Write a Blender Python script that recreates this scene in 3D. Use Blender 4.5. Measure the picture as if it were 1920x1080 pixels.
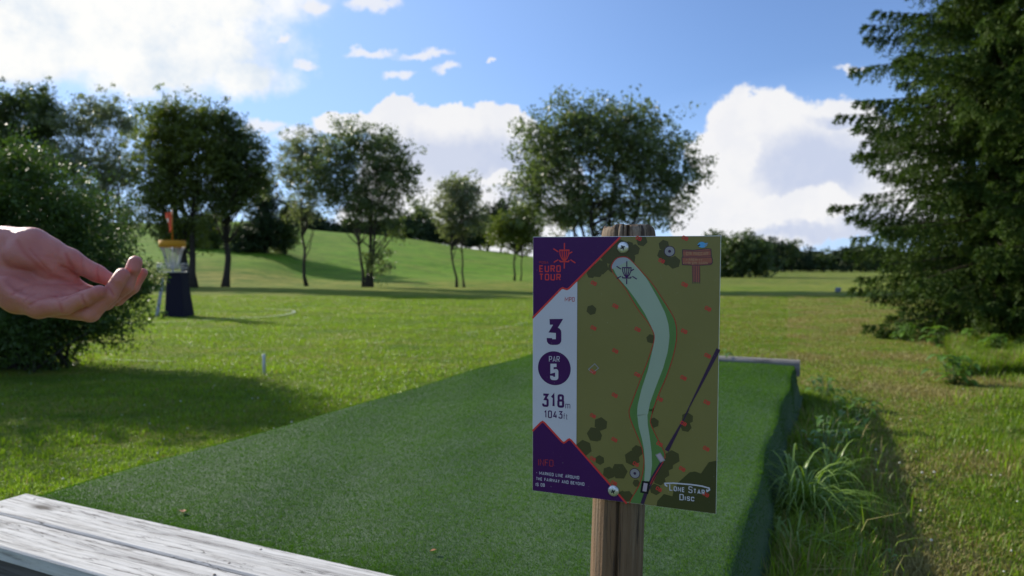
import bpy, math, random
import numpy as np
from mathutils import Vector, Matrix

for o in list(bpy.data.objects): bpy.data.objects.remove(o)
SC = bpy.context.scene
COL = SC.collection
RAD = math.radians
RNG = np.random.default_rng(7)

# ------------------------------------------------------------------ camera
PITCH = RAD(1.57)
EYE = np.array([0.0, 0.0, 1.2])
cam_d = bpy.data.cameras.new('camera'); cam = bpy.data.objects.new('camera', cam_d); COL.objects.link(cam)
cam.location = EYE; cam.rotation_euler = (RAD(90) - PITCH, 0, 0)
cam_d.lens = 24; cam_d.sensor_width = 36; cam_d.clip_start = 0.02; cam_d.clip_end = 3000
cam_d.dof.use_dof = True; cam_d.dof.focus_distance = 1.12; cam_d.dof.aperture_fstop = 4.6
cam_d.dof.aperture_blades = 9
SC.camera = cam
SC.render.resolution_x = 1920; SC.render.resolution_y = 1080

# ------------------------------------------------------------------ light
SUN_EL = RAD(26); SUN_AZ = RAD(-53)          # azimuth measured from +Y towards +X
SC.view_settings.view_transform = 'Standard'; SC.view_settings.look = 'None'
SC.view_settings.exposure = 0.49; SC.view_settings.gamma = 1
sun_d = bpy.data.lights.new('sun', 'SUN'); sun = bpy.data.objects.new('sun', sun_d); COL.objects.link(sun)
sun_d.energy = 5.0; sun_d.angle = RAD(0.6); sun_d.color = (1.0, 0.93, 0.80)
SD = Vector((math.sin(SUN_AZ) * math.cos(SUN_EL), math.cos(SUN_AZ) * math.cos(SUN_EL), math.sin(SUN_EL)))
sun.rotation_euler = SD.to_track_quat('Z', 'Y').to_euler(); sun.location = SD * 50

W = bpy.data.worlds.new('World'); SC.world = W; W.use_nodes = True
def build_world():
    nt = W.node_tree; N = nt.nodes; L = nt.links
    for n in list(N): N.remove(n)
    def nd(t, **k):
        n = N.new(t)
        for a, b in k.items(): setattr(n, a, b)
        return n
    def val(x, inp):
        if isinstance(x, (int, float)): inp.default_value = x
        else: L.new(x, inp)
    def M(op, a, b=0.0, c=0.0):
        n = nd('ShaderNodeMath', operation=op); val(a, n.inputs[0]); val(b, n.inputs[1]); val(c, n.inputs[2]); return n.outputs[0]
    def VM(op, a, b=None):
        n = nd('ShaderNodeVectorMath', operation=op); L.new(a, n.inputs[0])
        if b is not None:
            if isinstance(b, tuple): n.inputs[1].default_value = b
            else: L.new(b, n.inputs[1])
        return n
    def SS(x, lo, hi, a=0.0, b=1.0):
        n = nd('ShaderNodeMapRange', interpolation_type='SMOOTHSTEP'); L.new(x, n.inputs[0])
        n.inputs[1].default_value = lo; n.inputs[2].default_value = hi; n.inputs[3].default_value = a; n.inputs[4].default_value = b
        return n.outputs[0]
    def noise(v, scale, det=8, rough=.55):
        n = nd('ShaderNodeTexNoise'); L.new(v, n.inputs['Vector']); n.inputs['Scale'].default_value = scale
        n.inputs['Detail'].default_value = det; n.inputs['Roughness'].default_value = rough; return n
    def mix(f, a, b):
        n = nd('ShaderNodeMix', data_type='RGBA'); val(f, n.inputs[0])
        for x, i in ((a, 6), (b, 7)):
            if isinstance(x, tuple): n.inputs[i].default_value = (*x, 1)
            else: L.new(x, n.inputs[i])
        return n.outputs[2]
    sky = nd('ShaderNodeTexSky', sky_type='NISHITA', sun_disc=False)
    sky.sun_elevation = SUN_EL; sky.sun_rotation = SUN_AZ; sky.air_density = 1.0; sky.dust_density = 0.25; sky.ozone_density = 3.0
    tc = nd('ShaderNodeTexCoord'); g = tc.outputs['Generated']
    sp = nd('ShaderNodeSeparateXYZ'); L.new(g, sp.inputs[0]); x, y, z = sp.outputs
    yc = M('MAXIMUM', y, 0.12)
    cb = nd('ShaderNodeCombineXYZ'); L.new(M('DIVIDE', x, yc), cb.inputs[0]); L.new(M('DIVIDE', z, yc), cb.inputs[1])
    p0 = cb.outputs[0]
    n1 = noise(g, 9, 6, .6); n2 = noise(g, 34, 6, .6)
    w1 = VM('SUBTRACT', n1.outputs['Color'], (.5, .5, .5)); s1 = VM('SCALE', w1.outputs[0]); s1.inputs['Scale'].default_value = .085
    w2 = VM('SUBTRACT', n2.outputs['Color'], (.5, .5, .5)); s2 = VM('SCALE', w2.outputs[0]); s2.inputs['Scale'].default_value = .03
    p = VM('ADD', VM('ADD', p0, s1.outputs[0]).outputs[0], s2.outputs[0]).outputs[0]
    def field(blobs):
        cur = None
        for (cx, cy, rx, ry) in blobs:
            c = ((cx - 960) / 1280, (505 - cy) / 1280, 0.0); s = (1280 / rx, 1280 / ry, 0.0)
            d = VM('MULTIPLY', VM('SUBTRACT', p, c).outputs[0], s)
            f = M('SUBTRACT', 1.0, VM('LENGTH', d.outputs[0]).outputs['Value'])
            cur = f if cur is None else M('SMOOTH_MAX', cur, f, .25)
        return M('MAXIMUM', cur, -1.5)
    fine = noise(g, 14, 10, .62).outputs['Fac']; fine2 = noise(g, 45, 8, .6).outputs['Fac']
    fz = M('ADD', M('MULTIPLY', M('SUBTRACT', fine, .5), 1.5), M('MULTIPLY', M('SUBTRACT', fine2, .5), .5))
    # dense cumulus
    F1 = field([(640, 240, 75, 32), (745, 232, 70, 46), (860, 238, 130, 38), (950, 245, 70, 45), (840, 310, 175, 85), (1000, 330, 110, 90), (800, 400, 210, 80), (950, 420, 120, 70), (1400, 440, 130, 60),
                (1435, 250, 130, 90), (1345, 285, 75, 65), (1570, 250, 100, 80), (1460, 350, 200, 115), (1350, 400, 100, 85),
                (1560, 400, 110, 45), (1700, 330, 120, 110), (1800, 230, 90, 60)])
    m1 = SS(M('ADD', F1, M('MULTIPLY', fz, .40)), .02, .16)
    # thin bright cloud near the sun
    F2 = field([(150, 55, 320, 85), (350, 100, 180, 75), (60, 115, 120, 45), (250, 5, 330, 65), (470, 150, 70, 38), (300, 150, 110, 22), (-250, 80, 250, 110)])
    m2 = SS(M('ADD', F2, M('MULTIPLY', fz, .6)), -.42, .38)
    # small fair weather wisps
    F3 = field([(590, 15, 42, 18), (695, 14, 75, 26), (795, 113, 70, 15), (832, 145, 42, 16), (752, 158, 42, 13), (685, 108, 60, 12), (572, 120, 30, 12),
                (530, 76, 24, 10), (505, 243, 60, 16), (560, 262, 60, 26), (918, 118, 9, 7), (940, 352, 60, 16), (1590, 130, 60, 6)])
    m3 = SS(M('ADD', F3, M('MULTIPLY', fz, .8)), .1, .65, 0, .85)
    # clouds round the rest of the sky
    away = SS(y, .62, .35); up = SS(z, .02, .12)
    m4 = M('MULTIPLY', M('MULTIPLY', SS(noise(g, 3.2, 8, .6).outputs['Fac'], .5, .66), away), up)
    # self shade of the dense clouds
    G = field([(1520, 315, 135, 85), (1500, 428, 150, 26), (1620, 420, 90, 50), (850, 300, 190, 60), (1000, 330, 120, 80), (1560, 225, 60, 18)])
    Wt = field([(1545, 378, 75, 26), (1440, 402, 90, 34), (1350, 400, 60, 60), (1360, 290, 80, 60), (940, 350, 50, 14)])
    shade = M('MAXIMUM', M('SUBTRACT', SS(M('ADD', G, M('MULTIPLY', fz, .30)), -.15, .6), SS(M('ADD', Wt, M('MULTIPLY', fz, .5)), -.05, .35)), 0.0)
    shade = M('MULTIPLY', shade, .85)
    soft = M('MULTIPLY', SS(fine, .42, .62), .16)
    shade = M('MINIMUM', M('ADD', shade, soft), 1.0)
    white = (CLOUD * 1.02, CLOUD * 1.02, CLOUD * 1.04); grey = (CLOUD * .66, CLOUD * .73, CLOUD * .92)
    ccol = mix(shade, white, grey)
    veil = mix(M('MAXIMUM', M('ADD', .09, M('MULTIPLY', SS(x, .40, -.60), .62)), M('MULTIPLY', SS(z, .34, .03), .62)), sky.outputs[0], (CLOUD * .60, CLOUD * .79, CLOUD * 1.02))
    # pale thinner sky toward the horizon and the sun
    tint = nd('ShaderNodeMix', data_type='RGBA', blend_type='MULTIPLY'); tint.inputs[0].default_value = 1
    L.new(veil, tint.inputs[6]); tint.inputs[7].default_value = SKYTINT
    c = mix(m2, tint.outputs[2], mix(SS(fz, .25, -.35), (CLOUD * 1.12, CLOUD * 1.12, CLOUD * 1.10), (CLOUD * .80, CLOUD * .90, CLOUD * 1.02)))
    c = mix(m3, c, (CLOUD * 1.0, CLOUD * 1.0, CLOUD * 1.03))
    c = mix(m1, c, ccol)
    c = mix(m4, c, (CLOUD * .55, CLOUD * .60, CLOUD * .74))
    bg = nd('ShaderNodeBackground'); L.new(c, bg.inputs[0]); bg.inputs[1].default_value = SKYSTR
    out = nd('ShaderNodeOutputWorld'); L.new(bg.outputs[0], out.inputs[0])
CLOUD = 7.7; SKYSTR = 0.083; SKYTINT = (.98, 1.10, 1.38, 1)
build_world()

# ------------------------------------------------------------------ measuring
_R = np.array([1, 0, 0.]); _F = np.array([0, math.cos(PITCH), -math.sin(PITCH)]); _U = np.array([0, math.sin(PITCH), math.cos(PITCH)])
def ray(px, py): return _R * (px - 960) / 1280 + _F + _U * (540 - py) / 1280
def at_depth(px, py, d): return EYE + ray(px, py) * d
def at_y(px, py, Y): r = ray(px, py); return EYE + r * (Y / r[1])
def on_z(px, py, z=0.0): r = ray(px, py); return EYE + r * ((z - EYE[2]) / r[2])

# ------------------------------------------------------------------ materials
def newmat(name):
    m = bpy.data.materials.new(name); m.use_nodes = True
    nt = m.node_tree; b = nt.nodes['Principled BSDF']; return m, nt, b
class NB:
    def __init__(s, nt): s.nt = nt; s.N = nt.nodes; s.L = nt.links
    def nd(s, t, **k):
        n = s.N.new(t)
        for a, b in k.items(): setattr(n, a, b)
        return n
    def coord(s, scale=(1, 1, 1), kind='Object', rot=(0, 0, 0)):
        tc = s.nd('ShaderNodeTexCoord'); mp = s.nd('ShaderNodeMapping'); s.L.new(tc.outputs[kind], mp.inputs[0])
        mp.inputs['Scale'].default_value = scale; mp.inputs['Rotation'].default_value = rot; return mp.outputs[0]
    def noise(s, v, scale, det=4, rough=.5, dist=0.0):
        n = s.nd('ShaderNodeTexNoise'); s.L.new(v, n.inputs['Vector']); n.inputs['Scale'].default_value = scale
        n.inputs['Detail'].default_value = det; n.inputs['Roughness'].default_value = rough; n.inputs['Distortion'].default_value = dist
        return n.outputs['Fac']
    def ramp(s, f, stops, interp='LINEAR'):
        n = s.nd('ShaderNodeValToRGB'); s.L.new(f, n.inputs[0]); e = n.color_ramp.elements; n.color_ramp.interpolation = interp
        while len(e) < len(stops): e.new(.5)
        for k, (p, c) in enumerate(stops): e[k].position = p; e[k].color = (*c, 1) if len(c) == 3 else c
        return n.outputs[0]
    def mix(s, f, a, b, bt='MIX'):
        n = s.nd('ShaderNodeMix', data_type='RGBA', blend_type=bt)
        if isinstance(f, (int, float)): n.inputs[0].default_value = f
        else: s.L.new(f, n.inputs[0])
        for x, i in ((a, 6), (b, 7)):
            if isinstance(x, tuple): n.inputs[i].default_value = (*x, 1)
            else: s.L.new(x, n.inputs[i])
        return n.outputs[2]
    def math(s, op, a, b=0.0):
        n = s.nd('ShaderNodeMath', operation=op)
        for x, i in ((a, 0), (b, 1)):
            if isinstance(x, (int, float)): n.inputs[i].default_value = x
            else: s.L.new(x, n.inputs[i])
        return n.outputs[0]
    def bump(s, h, b, strength=.5, dist=.01):
        n = s.nd('ShaderNodeBump'); s.L.new(h, n.inputs['Height']); n.inputs['Strength'].default_value = strength
        n.inputs['Distance'].default_value = dist; s.L.new(n.outputs[0], b.inputs['Normal'])

def plain(name, col, rough=.6, metal=0.0, var=.15, scale=40, spec=.4, bump=0.0):
    m, nt, b = newmat(name); k = NB(nt)
    v = k.coord(); f = k.noise(v, scale, 5, .6)
    lo = tuple(c * (1 - var) for c in col); hi = tuple(min(1, c * (1 + var)) for c in col)
    k.L.new(k.ramp(f, [(.3, lo), (.7, hi)]), b.inputs['Base Color'])
    b.inputs['Roughness'].default_value = rough; b.inputs['Metallic'].default_value = metal
    b.inputs['Specular IOR Level'].default_value = spec
    if bump: k.bump(f, b, bump, .002)
    return m

def leafmat(name, dark, light, trans=.4, rough=.5, spec=.4, tcol=None):
    """leaf: reflecting face with its gloss + light shining through; per-leaf tint attribute"""
    m, nt, b = newmat(name); k = NB(nt)
    a = k.nd('ShaderNodeAttribute', attribute_name='tint')
    c = k.ramp(a.outputs['Fac'], [(0, dark), (1, light)])
    k.L.new(c, b.inputs['Base Color']); b.inputs['Roughness'].default_value = rough; b.inputs['Specular IOR Level'].default_value = spec
    t = k.nd('ShaderNodeBsdfTranslucent')
    tc = k.mix(1.0, c, tcol or (1.25, 1.35, .55), 'MULTIPLY'); k.L.new(tc, t.inputs[0])
    mx = k.nd('ShaderNodeMixShader'); mx.inputs[0].default_value = trans
    k.L.new(b.outputs[0], mx.inputs[1]); k.L.new(t.outputs[0], mx.inputs[2])
    k.L.new(mx.outputs[0], nt.nodes['Material Output'].inputs['Surface'])
    return m

def barkmat(name, dark, light, sc=(30, 30, 5)):
    m, nt, b = newmat(name); k = NB(nt); v = k.coord(sc); f = k.noise(v, 1.0, 6, .65)
    k.L.new(k.ramp(f, [(.35, dark), (.65, light)]), b.inputs['Base Color']); b.inputs['Roughness'].default_value = .9
    b.inputs['Specular IOR Level'].default_value = .15
    k.bump(f, b, .6, .02); return m

# ------------------------------------------------------------------ object helpers
def tag(o, label=None, cat=None, group=None, kind=None):
    if label: o['label'] = label
    if cat: o['category'] = cat
    if group: o['group'] = group
    if kind: o['kind'] = kind
    return o
def empty(name, loc, label=None, cat=None, group=None, rz=0.0):
    o = bpy.data.objects.new(name, None); COL.objects.link(o); o.location = tuple(loc); o.rotation_euler = (0, 0, rz)
    o.empty_display_size = .1; tag(o, label, cat, group); return o
def mesh_obj(name, V, F, mat, parent=None, smooth=False, fmat=None, tint=None, vcol=None, loc=None):
    V = np.asarray(V, dtype=np.float32).reshape(-1, 3)
    me = bpy.data.meshes.new(name)
    if isinstance(F, np.ndarray) and F.ndim == 2:
        n, k = F.shape
        me.vertices.add(len(V)); me.vertices.foreach_set('co', V.ravel())
        me.loops.add(n * k); me.loops.foreach_set('vertex_index', F.astype(np.int32).ravel())
        me.polygons.add(n); me.polygons.foreach_set('loop_start', np.arange(0, n * k, k, dtype=np.int32))
        me.update(calc_edges=True)
    else:
        me.from_pydata([tuple(map(float, v)) for v in V], [], [tuple(int(i) for i in f) for f in F])
    mats = mat if isinstance(mat, (list, tuple)) else [mat]
    for m in mats: me.materials.append(m)
    if fmat is not None: me.polygons.foreach_set('material_index', np.asarray(fmat, dtype=np.int32))
    if smooth: me.polygons.foreach_set('use_smooth', np.ones(len(me.polygons), dtype=bool))
    if tint is not None:
        a = me.attributes.new('tint', 'FLOAT', 'FACE'); a.data.foreach_set('value', np.asarray(tint, dtype=np.float32))
    if vcol is not None:
        a = me.attributes.new('tint', 'FLOAT', 'POINT'); a.data.foreach_set('value', np.asarray(vcol, dtype=np.float32))
    me.validate(); me.update()
    o = bpy.data.objects.new(name, me); COL.objects.link(o)
    if parent is not None: o.parent = parent
    if loc is not None: o.location = tuple(loc)
    return o

class Geo:
    """collects tubes, boxes and lathes of one part"""
    def __init__(s): s.V = []; s.F = []; s.n = 0; s.M = []
    def add(s, V, F, m=0):
        s.V.extend([tuple(map(float, v)) for v in V]); s.F.extend([tuple(int(i) + s.n for i in f) for f in F]); s.M.extend([m] * len(F)); s.n += len(V)
    def tube(s, P, R, n=8, m=0, cap=True):
        P = [np.array(p, float) for p in P]; V = []; F = []; up = np.array([.31, .17, .93])
        for i, p in enumerate(P):
            d = P[min(i + 1, len(P) - 1)] - P[max(i - 1, 0)]; d /= np.linalg.norm(d) + 1e-9
            a = np.cross(d, up if abs(d @ up) < .95 else np.array([1, 0, 0.])); a /= np.linalg.norm(a); b = np.cross(d, a)
            r = R[i] if hasattr(R, '__len__') else R
            for k in range(n):
                t = 2 * math.pi * k / n; V.append(p + r * (a * math.cos(t) + b * math.sin(t)))
        for i in range(len(P) - 1):
            for k in range(n):
                k2 = (k + 1) % n; F.append((i * n + k, i * n + k2, (i + 1) * n + k2, (i + 1) * n + k))
        if cap: F.append(tuple(range(n))[::-1]); F.append(tuple((len(P) - 1) * n + k for k in range(n)))
        s.add(V, F, m)
    def box(s, c, sz, m=0, M=None):
        c = np.array(c, float); h = np.array(sz, float) / 2
        V = [np.array((x, y, z)) * h for x in (-1, 1) for y in (-1, 1) for z in (-1, 1)]
        if M is not None: V = [M @ v for v in V]
        s.add([c + v for v in V], [(0, 1, 3, 2), (4, 6, 7, 5), (0, 4, 5, 1), (2, 3, 7, 6), (0, 2, 6, 4), (1, 5, 7, 3)], m)
    def obj(s, name, mat, parent=None, smooth=True, loc=None):
        return mesh_obj(name, s.V, s.F, mat, parent, smooth, s.M, loc=loc)

def leaves(P, size, asp=.5, flat=0.0, rng=RNG, down=0.0):
    """diamond leaf faces at points P"""
    n = len(P); a = rng.normal(size=(n, 3)); a[:, 2] -= down; a /= np.linalg.norm(a, axis=1)[:, None]
    b = rng.normal(size=(n, 3)); b[:, 2] *= (1 - flat); b -= (b * a).sum(1)[:, None] * a; b /= np.linalg.norm(b, axis=1)[:, None]
    s = (size * rng.uniform(.6, 1.35, n))[:, None]
    nrm = np.cross(a, b)
    V = np.stack([P - a * s * .5, P + b * s * asp * .5 + nrm * s * .08, P + a * s * .5, P - b * s * asp * .5 + nrm * s * .08], 1).reshape(-1, 3)
    F = np.arange(n * 4).reshape(n, 4); return V, F
# ------------------------------------------------------------------ terrain
def sstep(a, b, x): t = np.clip((x - a) / (b - a), 0, 1); return t * t * (3 - 2 * t)
def height(x, y):
    x = np.asarray(x, float); y = np.asarray(y, float)
    az = np.degrees(np.arctan2(x, np.maximum(y, .01)))
    d = np.hypot(x, y)
    hill = sstep(48, 118, d) * np.interp(az, [-60, -16, -11, -7, -2.7, 1.8, 8, 13], [8.2, 7.6, 6.7, 5.8, 4.4, 3.2, 1.4, 0.0])
    hill += .25 * np.sin(x * .21 + 2) * np.sin(y * .17 + x * .05) * sstep(48, 70, d) * (1 - sstep(8, 13, az))
    hill += sstep(-34, -20, az) * (1 - sstep(-20, -16, az)) * sstep(50, 66, d) * 1.0
    roll = .10 * np.sin(x * .16 + 1) * np.sin(y * .13) * sstep(14, 30, d) * (1 - sstep(140, 200, d))
    small = .015 * np.sin(x * 1.7 + y * .6) * np.sin(y * 1.3 - .4 * x) * sstep(1, 3, d) * (1 - sstep(40, 60, d))
    return hill * sstep(0, 20, y) + roll + small
def build_ground():
    r = np.concatenate([[0.0], np.geomspace(.5, 1500, 170)]); th = np.linspace(-math.pi, math.pi, 289)[:-1]
    RR, TT = np.meshgrid(r, th, indexing='ij'); X = RR * np.sin(TT); Y = RR * np.cos(TT); Z = height(X, Y)
    V = np.stack([X, Y, Z], -1).reshape(-1, 3); n = len(th); F = []
    i = np.arange(len(r) - 1)[:, None]; j = np.arange(n)[None]; j2 = (j + 1) % n
    F = np.stack([i * n + j, i * n + j2, (i + 1) * n + j2, (i + 1) * n + j], -1).reshape(-1, 4)
    m, nt, b = newmat('meadow_soil'); k = NB(nt); v = k.coord()
    f1 = k.noise(v, .12, 5, .6); f2 = k.noise(v, 1.3, 6, .65); f3 = k.noise(v, 22, 6, .7); f4 = k.noise(v, 120, 3, .6)
    c = k.ramp(f2, [(.3, (.090, .155, .008)), (.5, (.15, .225, .012)), (.68, (.23, .26, .030))])
    c = k.mix(k.ramp(f1, [(.42, (0, 0, 0)), (.62, (1, 1, 1))]), c, (.175, .215, .022))
    c = k.mix(k.ramp(f3, [(.35, (1, 1, 1)), (.55, (0, 0, 0))]), c, k.mix(1.0, c, (.60, .62, .55), 'MULTIPLY'))
    g1 = k.noise(k.coord((.10, .35, 1)), 1, 7, .68, .4); g2 = k.noise(k.coord((.5, 1.1, 1)), 1, 6, .7)
    c = k.mix(k.ramp(g1, [(.40, (0, 0, 0)), (.60, (.9, .9, .9))]), c, (.28, .25, .055))
    c = k.mix(k.ramp(g2, [(.42, (.85, .85, .85)), (.56, (0, 0, 0))]), c, (.060, .125, .008))
    # dry mown strip to the right of the tee and straw specks
    sx = k.nd('ShaderNodeSeparateXYZ'); k.L.new(v, sx.inputs[0])
    rgt = k.nd('ShaderNodeMapRange', interpolation_type='SMOOTHSTEP'); k.L.new(sx.outputs[0], rgt.inputs[0]); rgt.inputs[1].default_value = .8; rgt.inputs[2].default_value = 3.4
    near = k.nd('ShaderNodeMapRange', interpolation_type='SMOOTHSTEP'); k.L.new(sx.outputs[1], near.inputs[0]); near.inputs[1].default_value = 30; near.inputs[2].default_value = 9
    dry = k.math('MULTIPLY', k.math('MULTIPLY', rgt.outputs[0], near.outputs[0]), k.ramp(k.noise(v, 2.3, 7, .7), [(.38, (0, 0, 0)), (.62, (1, 1, 1))]))
    c = k.mix(k.math('MULTIPLY', dry, .88), c, (.25, .21, .06))
    # greener sown field on the hill slope
    far = k.nd('ShaderNodeMapRange', interpolation_type='SMOOTHSTEP'); k.L.new(sx.outputs[1], far.inputs[0]); far.inputs[1].default_value = 52; far.inputs[2].default_value = 62
    lef = k.nd('ShaderNodeMapRange', interpolation_type='SMOOTHSTEP'); k.L.new(sx.outputs[0], lef.inputs[0]); lef.inputs[1].default_value = 14; lef.inputs[2].default_value = -2
    c = k.mix(k.math('MULTIPLY', k.math('MULTIPLY', far.outputs[0], lef.outputs[0]), .8), c, k.ramp(g1, [(.38, (.11, .26, .008)), (.62, (.17, .27, .022))]))
    c = k.mix(k.math('MULTIPLY', far.outputs[0], k.ramp(k.noise(k.coord((.55, .8, 1)), 1, 6, .75, .6), [(.42, (0, 0, 0)), (.62, (1, 1, 1))])), c, k.mix(1.0, c, (.62, .60, .75), 'MULTIPLY'))
    k.L.new(c, b.inputs['Base Color']); b.inputs['Roughness'].default_value = .95; b.inputs['Specular IOR Level'].default_value = .1
    h = k.math('ADD', k.math('MULTIPLY', f3, .7), k.math('MULTIPLY', f4, .3)); k.bump(h, b, .9, .05)
    o = mesh_obj('ground', V, F, m, smooth=True); tag(o, 'mown meadow rising to a green hill on the left', None, kind='structure')
build_ground()

# ------------------------------------------------------------------ tee pad
PO = np.array([-1.792, 2.526]); PU = np.array([.9093, -.4162]); PV = np.array([.4162, .9093]); PW, PL, PT = 2.47, 4.98, .35
def pad(u, v, z=PT): q = PO + PU * u + PV * v; return np.array([q[0], q[1], z])
def padM(): return np.array([[PU[0], PV[0], 0], [PU[1], PV[1], 0], [0, 0, 1.0]])

def woodmat(name, dark, light, gray, grain=(60, 3, 60), bumpd=.004, knots=True, dirt=.5):
    m, nt, b = newmat(name); k = NB(nt)
    v = k.coord(grain); f = k.noise(v, 1.0, 7, .7, .6)
    v2 = k.coord((grain[0] * .12, grain[1] * .5, grain[2] * .12)); f2 = k.noise(v2, 1, 5, .65)
    f3 = k.noise(k.coord(), 90, 4, .7)
    c = k.ramp(f, [(.30, dark), (.46, light), (.75, gray)])
    c = k.mix(k.ramp(f2, [(.45, (0, 0, 0)), (.72, (1, 1, 1))]), c, k.mix(1.0, c, (dirt, dirt, dirt * 1.02), 'MULTIPLY'))
    c = k.mix(k.ramp(f3, [(.60, (0, 0, 0)), (.72, (.5, .5, .5))]), c, k.mix(1.0, c, (.55, .54, .52), 'MULTIPLY'))
    if knots:
        vo = k.nd('ShaderNodeTexVoronoi'); k.L.new(k.coord((1.7, 5.6, 0.0)), vo.inputs['Vector']); vo.inputs['Randomness'].default_value = 1; vo.inputs['Scale'].default_value = 1
        c = k.mix(k.ramp(vo.outputs['Distance'], [(.05, (1, 1, 1)), (.11, (.35, .35, .35)), (.17, (0, 0, 0))]), c, tuple(x * .55 for x in dark))
    cr = k.noise(k.coord((1.1, 26, 9)), 1, 4, .55, .8); c = k.mix(k.ramp(cr, [(.488, (0, 0, 0)), (.5, (.9, .9, .9)), (.512, (0, 0, 0))]), c, tuple(x * .3 for x in dark))
    k.L.new(c, b.inputs['Base Color']); b.inputs['Roughness'].default_value = .85; b.inputs['Specular IOR Level'].default_value = .12
    k.bump(f, b, .8, bumpd); return m
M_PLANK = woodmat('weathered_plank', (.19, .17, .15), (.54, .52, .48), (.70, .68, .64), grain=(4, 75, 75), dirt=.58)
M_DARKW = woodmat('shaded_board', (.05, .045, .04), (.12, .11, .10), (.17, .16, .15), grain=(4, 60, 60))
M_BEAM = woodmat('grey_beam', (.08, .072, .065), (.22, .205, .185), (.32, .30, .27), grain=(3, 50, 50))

def board(name, u0, u1, v0, v1, z0, z1, mat, parent, bev=.004, wob=0.0, seed=0):
    """a board with eased edges, a slightly uneven top and grain along its length, built in its own local frame"""
    rg = np.random.default_rng(seed); L = u1 - u0; Wd = v1 - v0; T = z1 - z0; nx = max(8, int(L / .06))
    prof = [(-Wd / 2, 0), (-Wd / 2, T - bev), (-Wd / 2 + bev, T), (-Wd / 6, T), (Wd / 6, T), (Wd / 2 - bev, T), (Wd / 2, T - bev), (Wd / 2, 0)]
    V = []; F = []; k = len(prof); ph = rg.uniform(0, 6, 4)
    for i in range(nx + 1):
        x = -L / 2 + L * i / nx; e = wob * (math.sin(x * 5 + ph[0]) * .5 + math.sin(x * 13 + ph[1]) * .3 + rg.normal() * .25)
        for j, (y, z) in enumerate(prof): V.append((x, y + (e if j in (0, 1, 6, 7) else e * .5) * (1 if y > 0 else -1) * .6, z + (e * .4 if z > bev else 0)))
    for i in range(nx):
        for j in range(k): j2 = (j + 1) % k; F.append((i * k + j, i * k + j2, (i + 1) * k + j2, (i + 1) * k + j))
    F.append(tuple(range(k))[::-1]); F.append(tuple(nx * k + j for j in range(k)))
    o = mesh_obj(name, V, F, mat, parent); c = pad((u0 + u1) / 2, (v0 + v1) / 2, z0)
    o.location = c; o.rotation_euler = (0, 0, math.atan2(PU[1], PU[0])); return o

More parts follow.
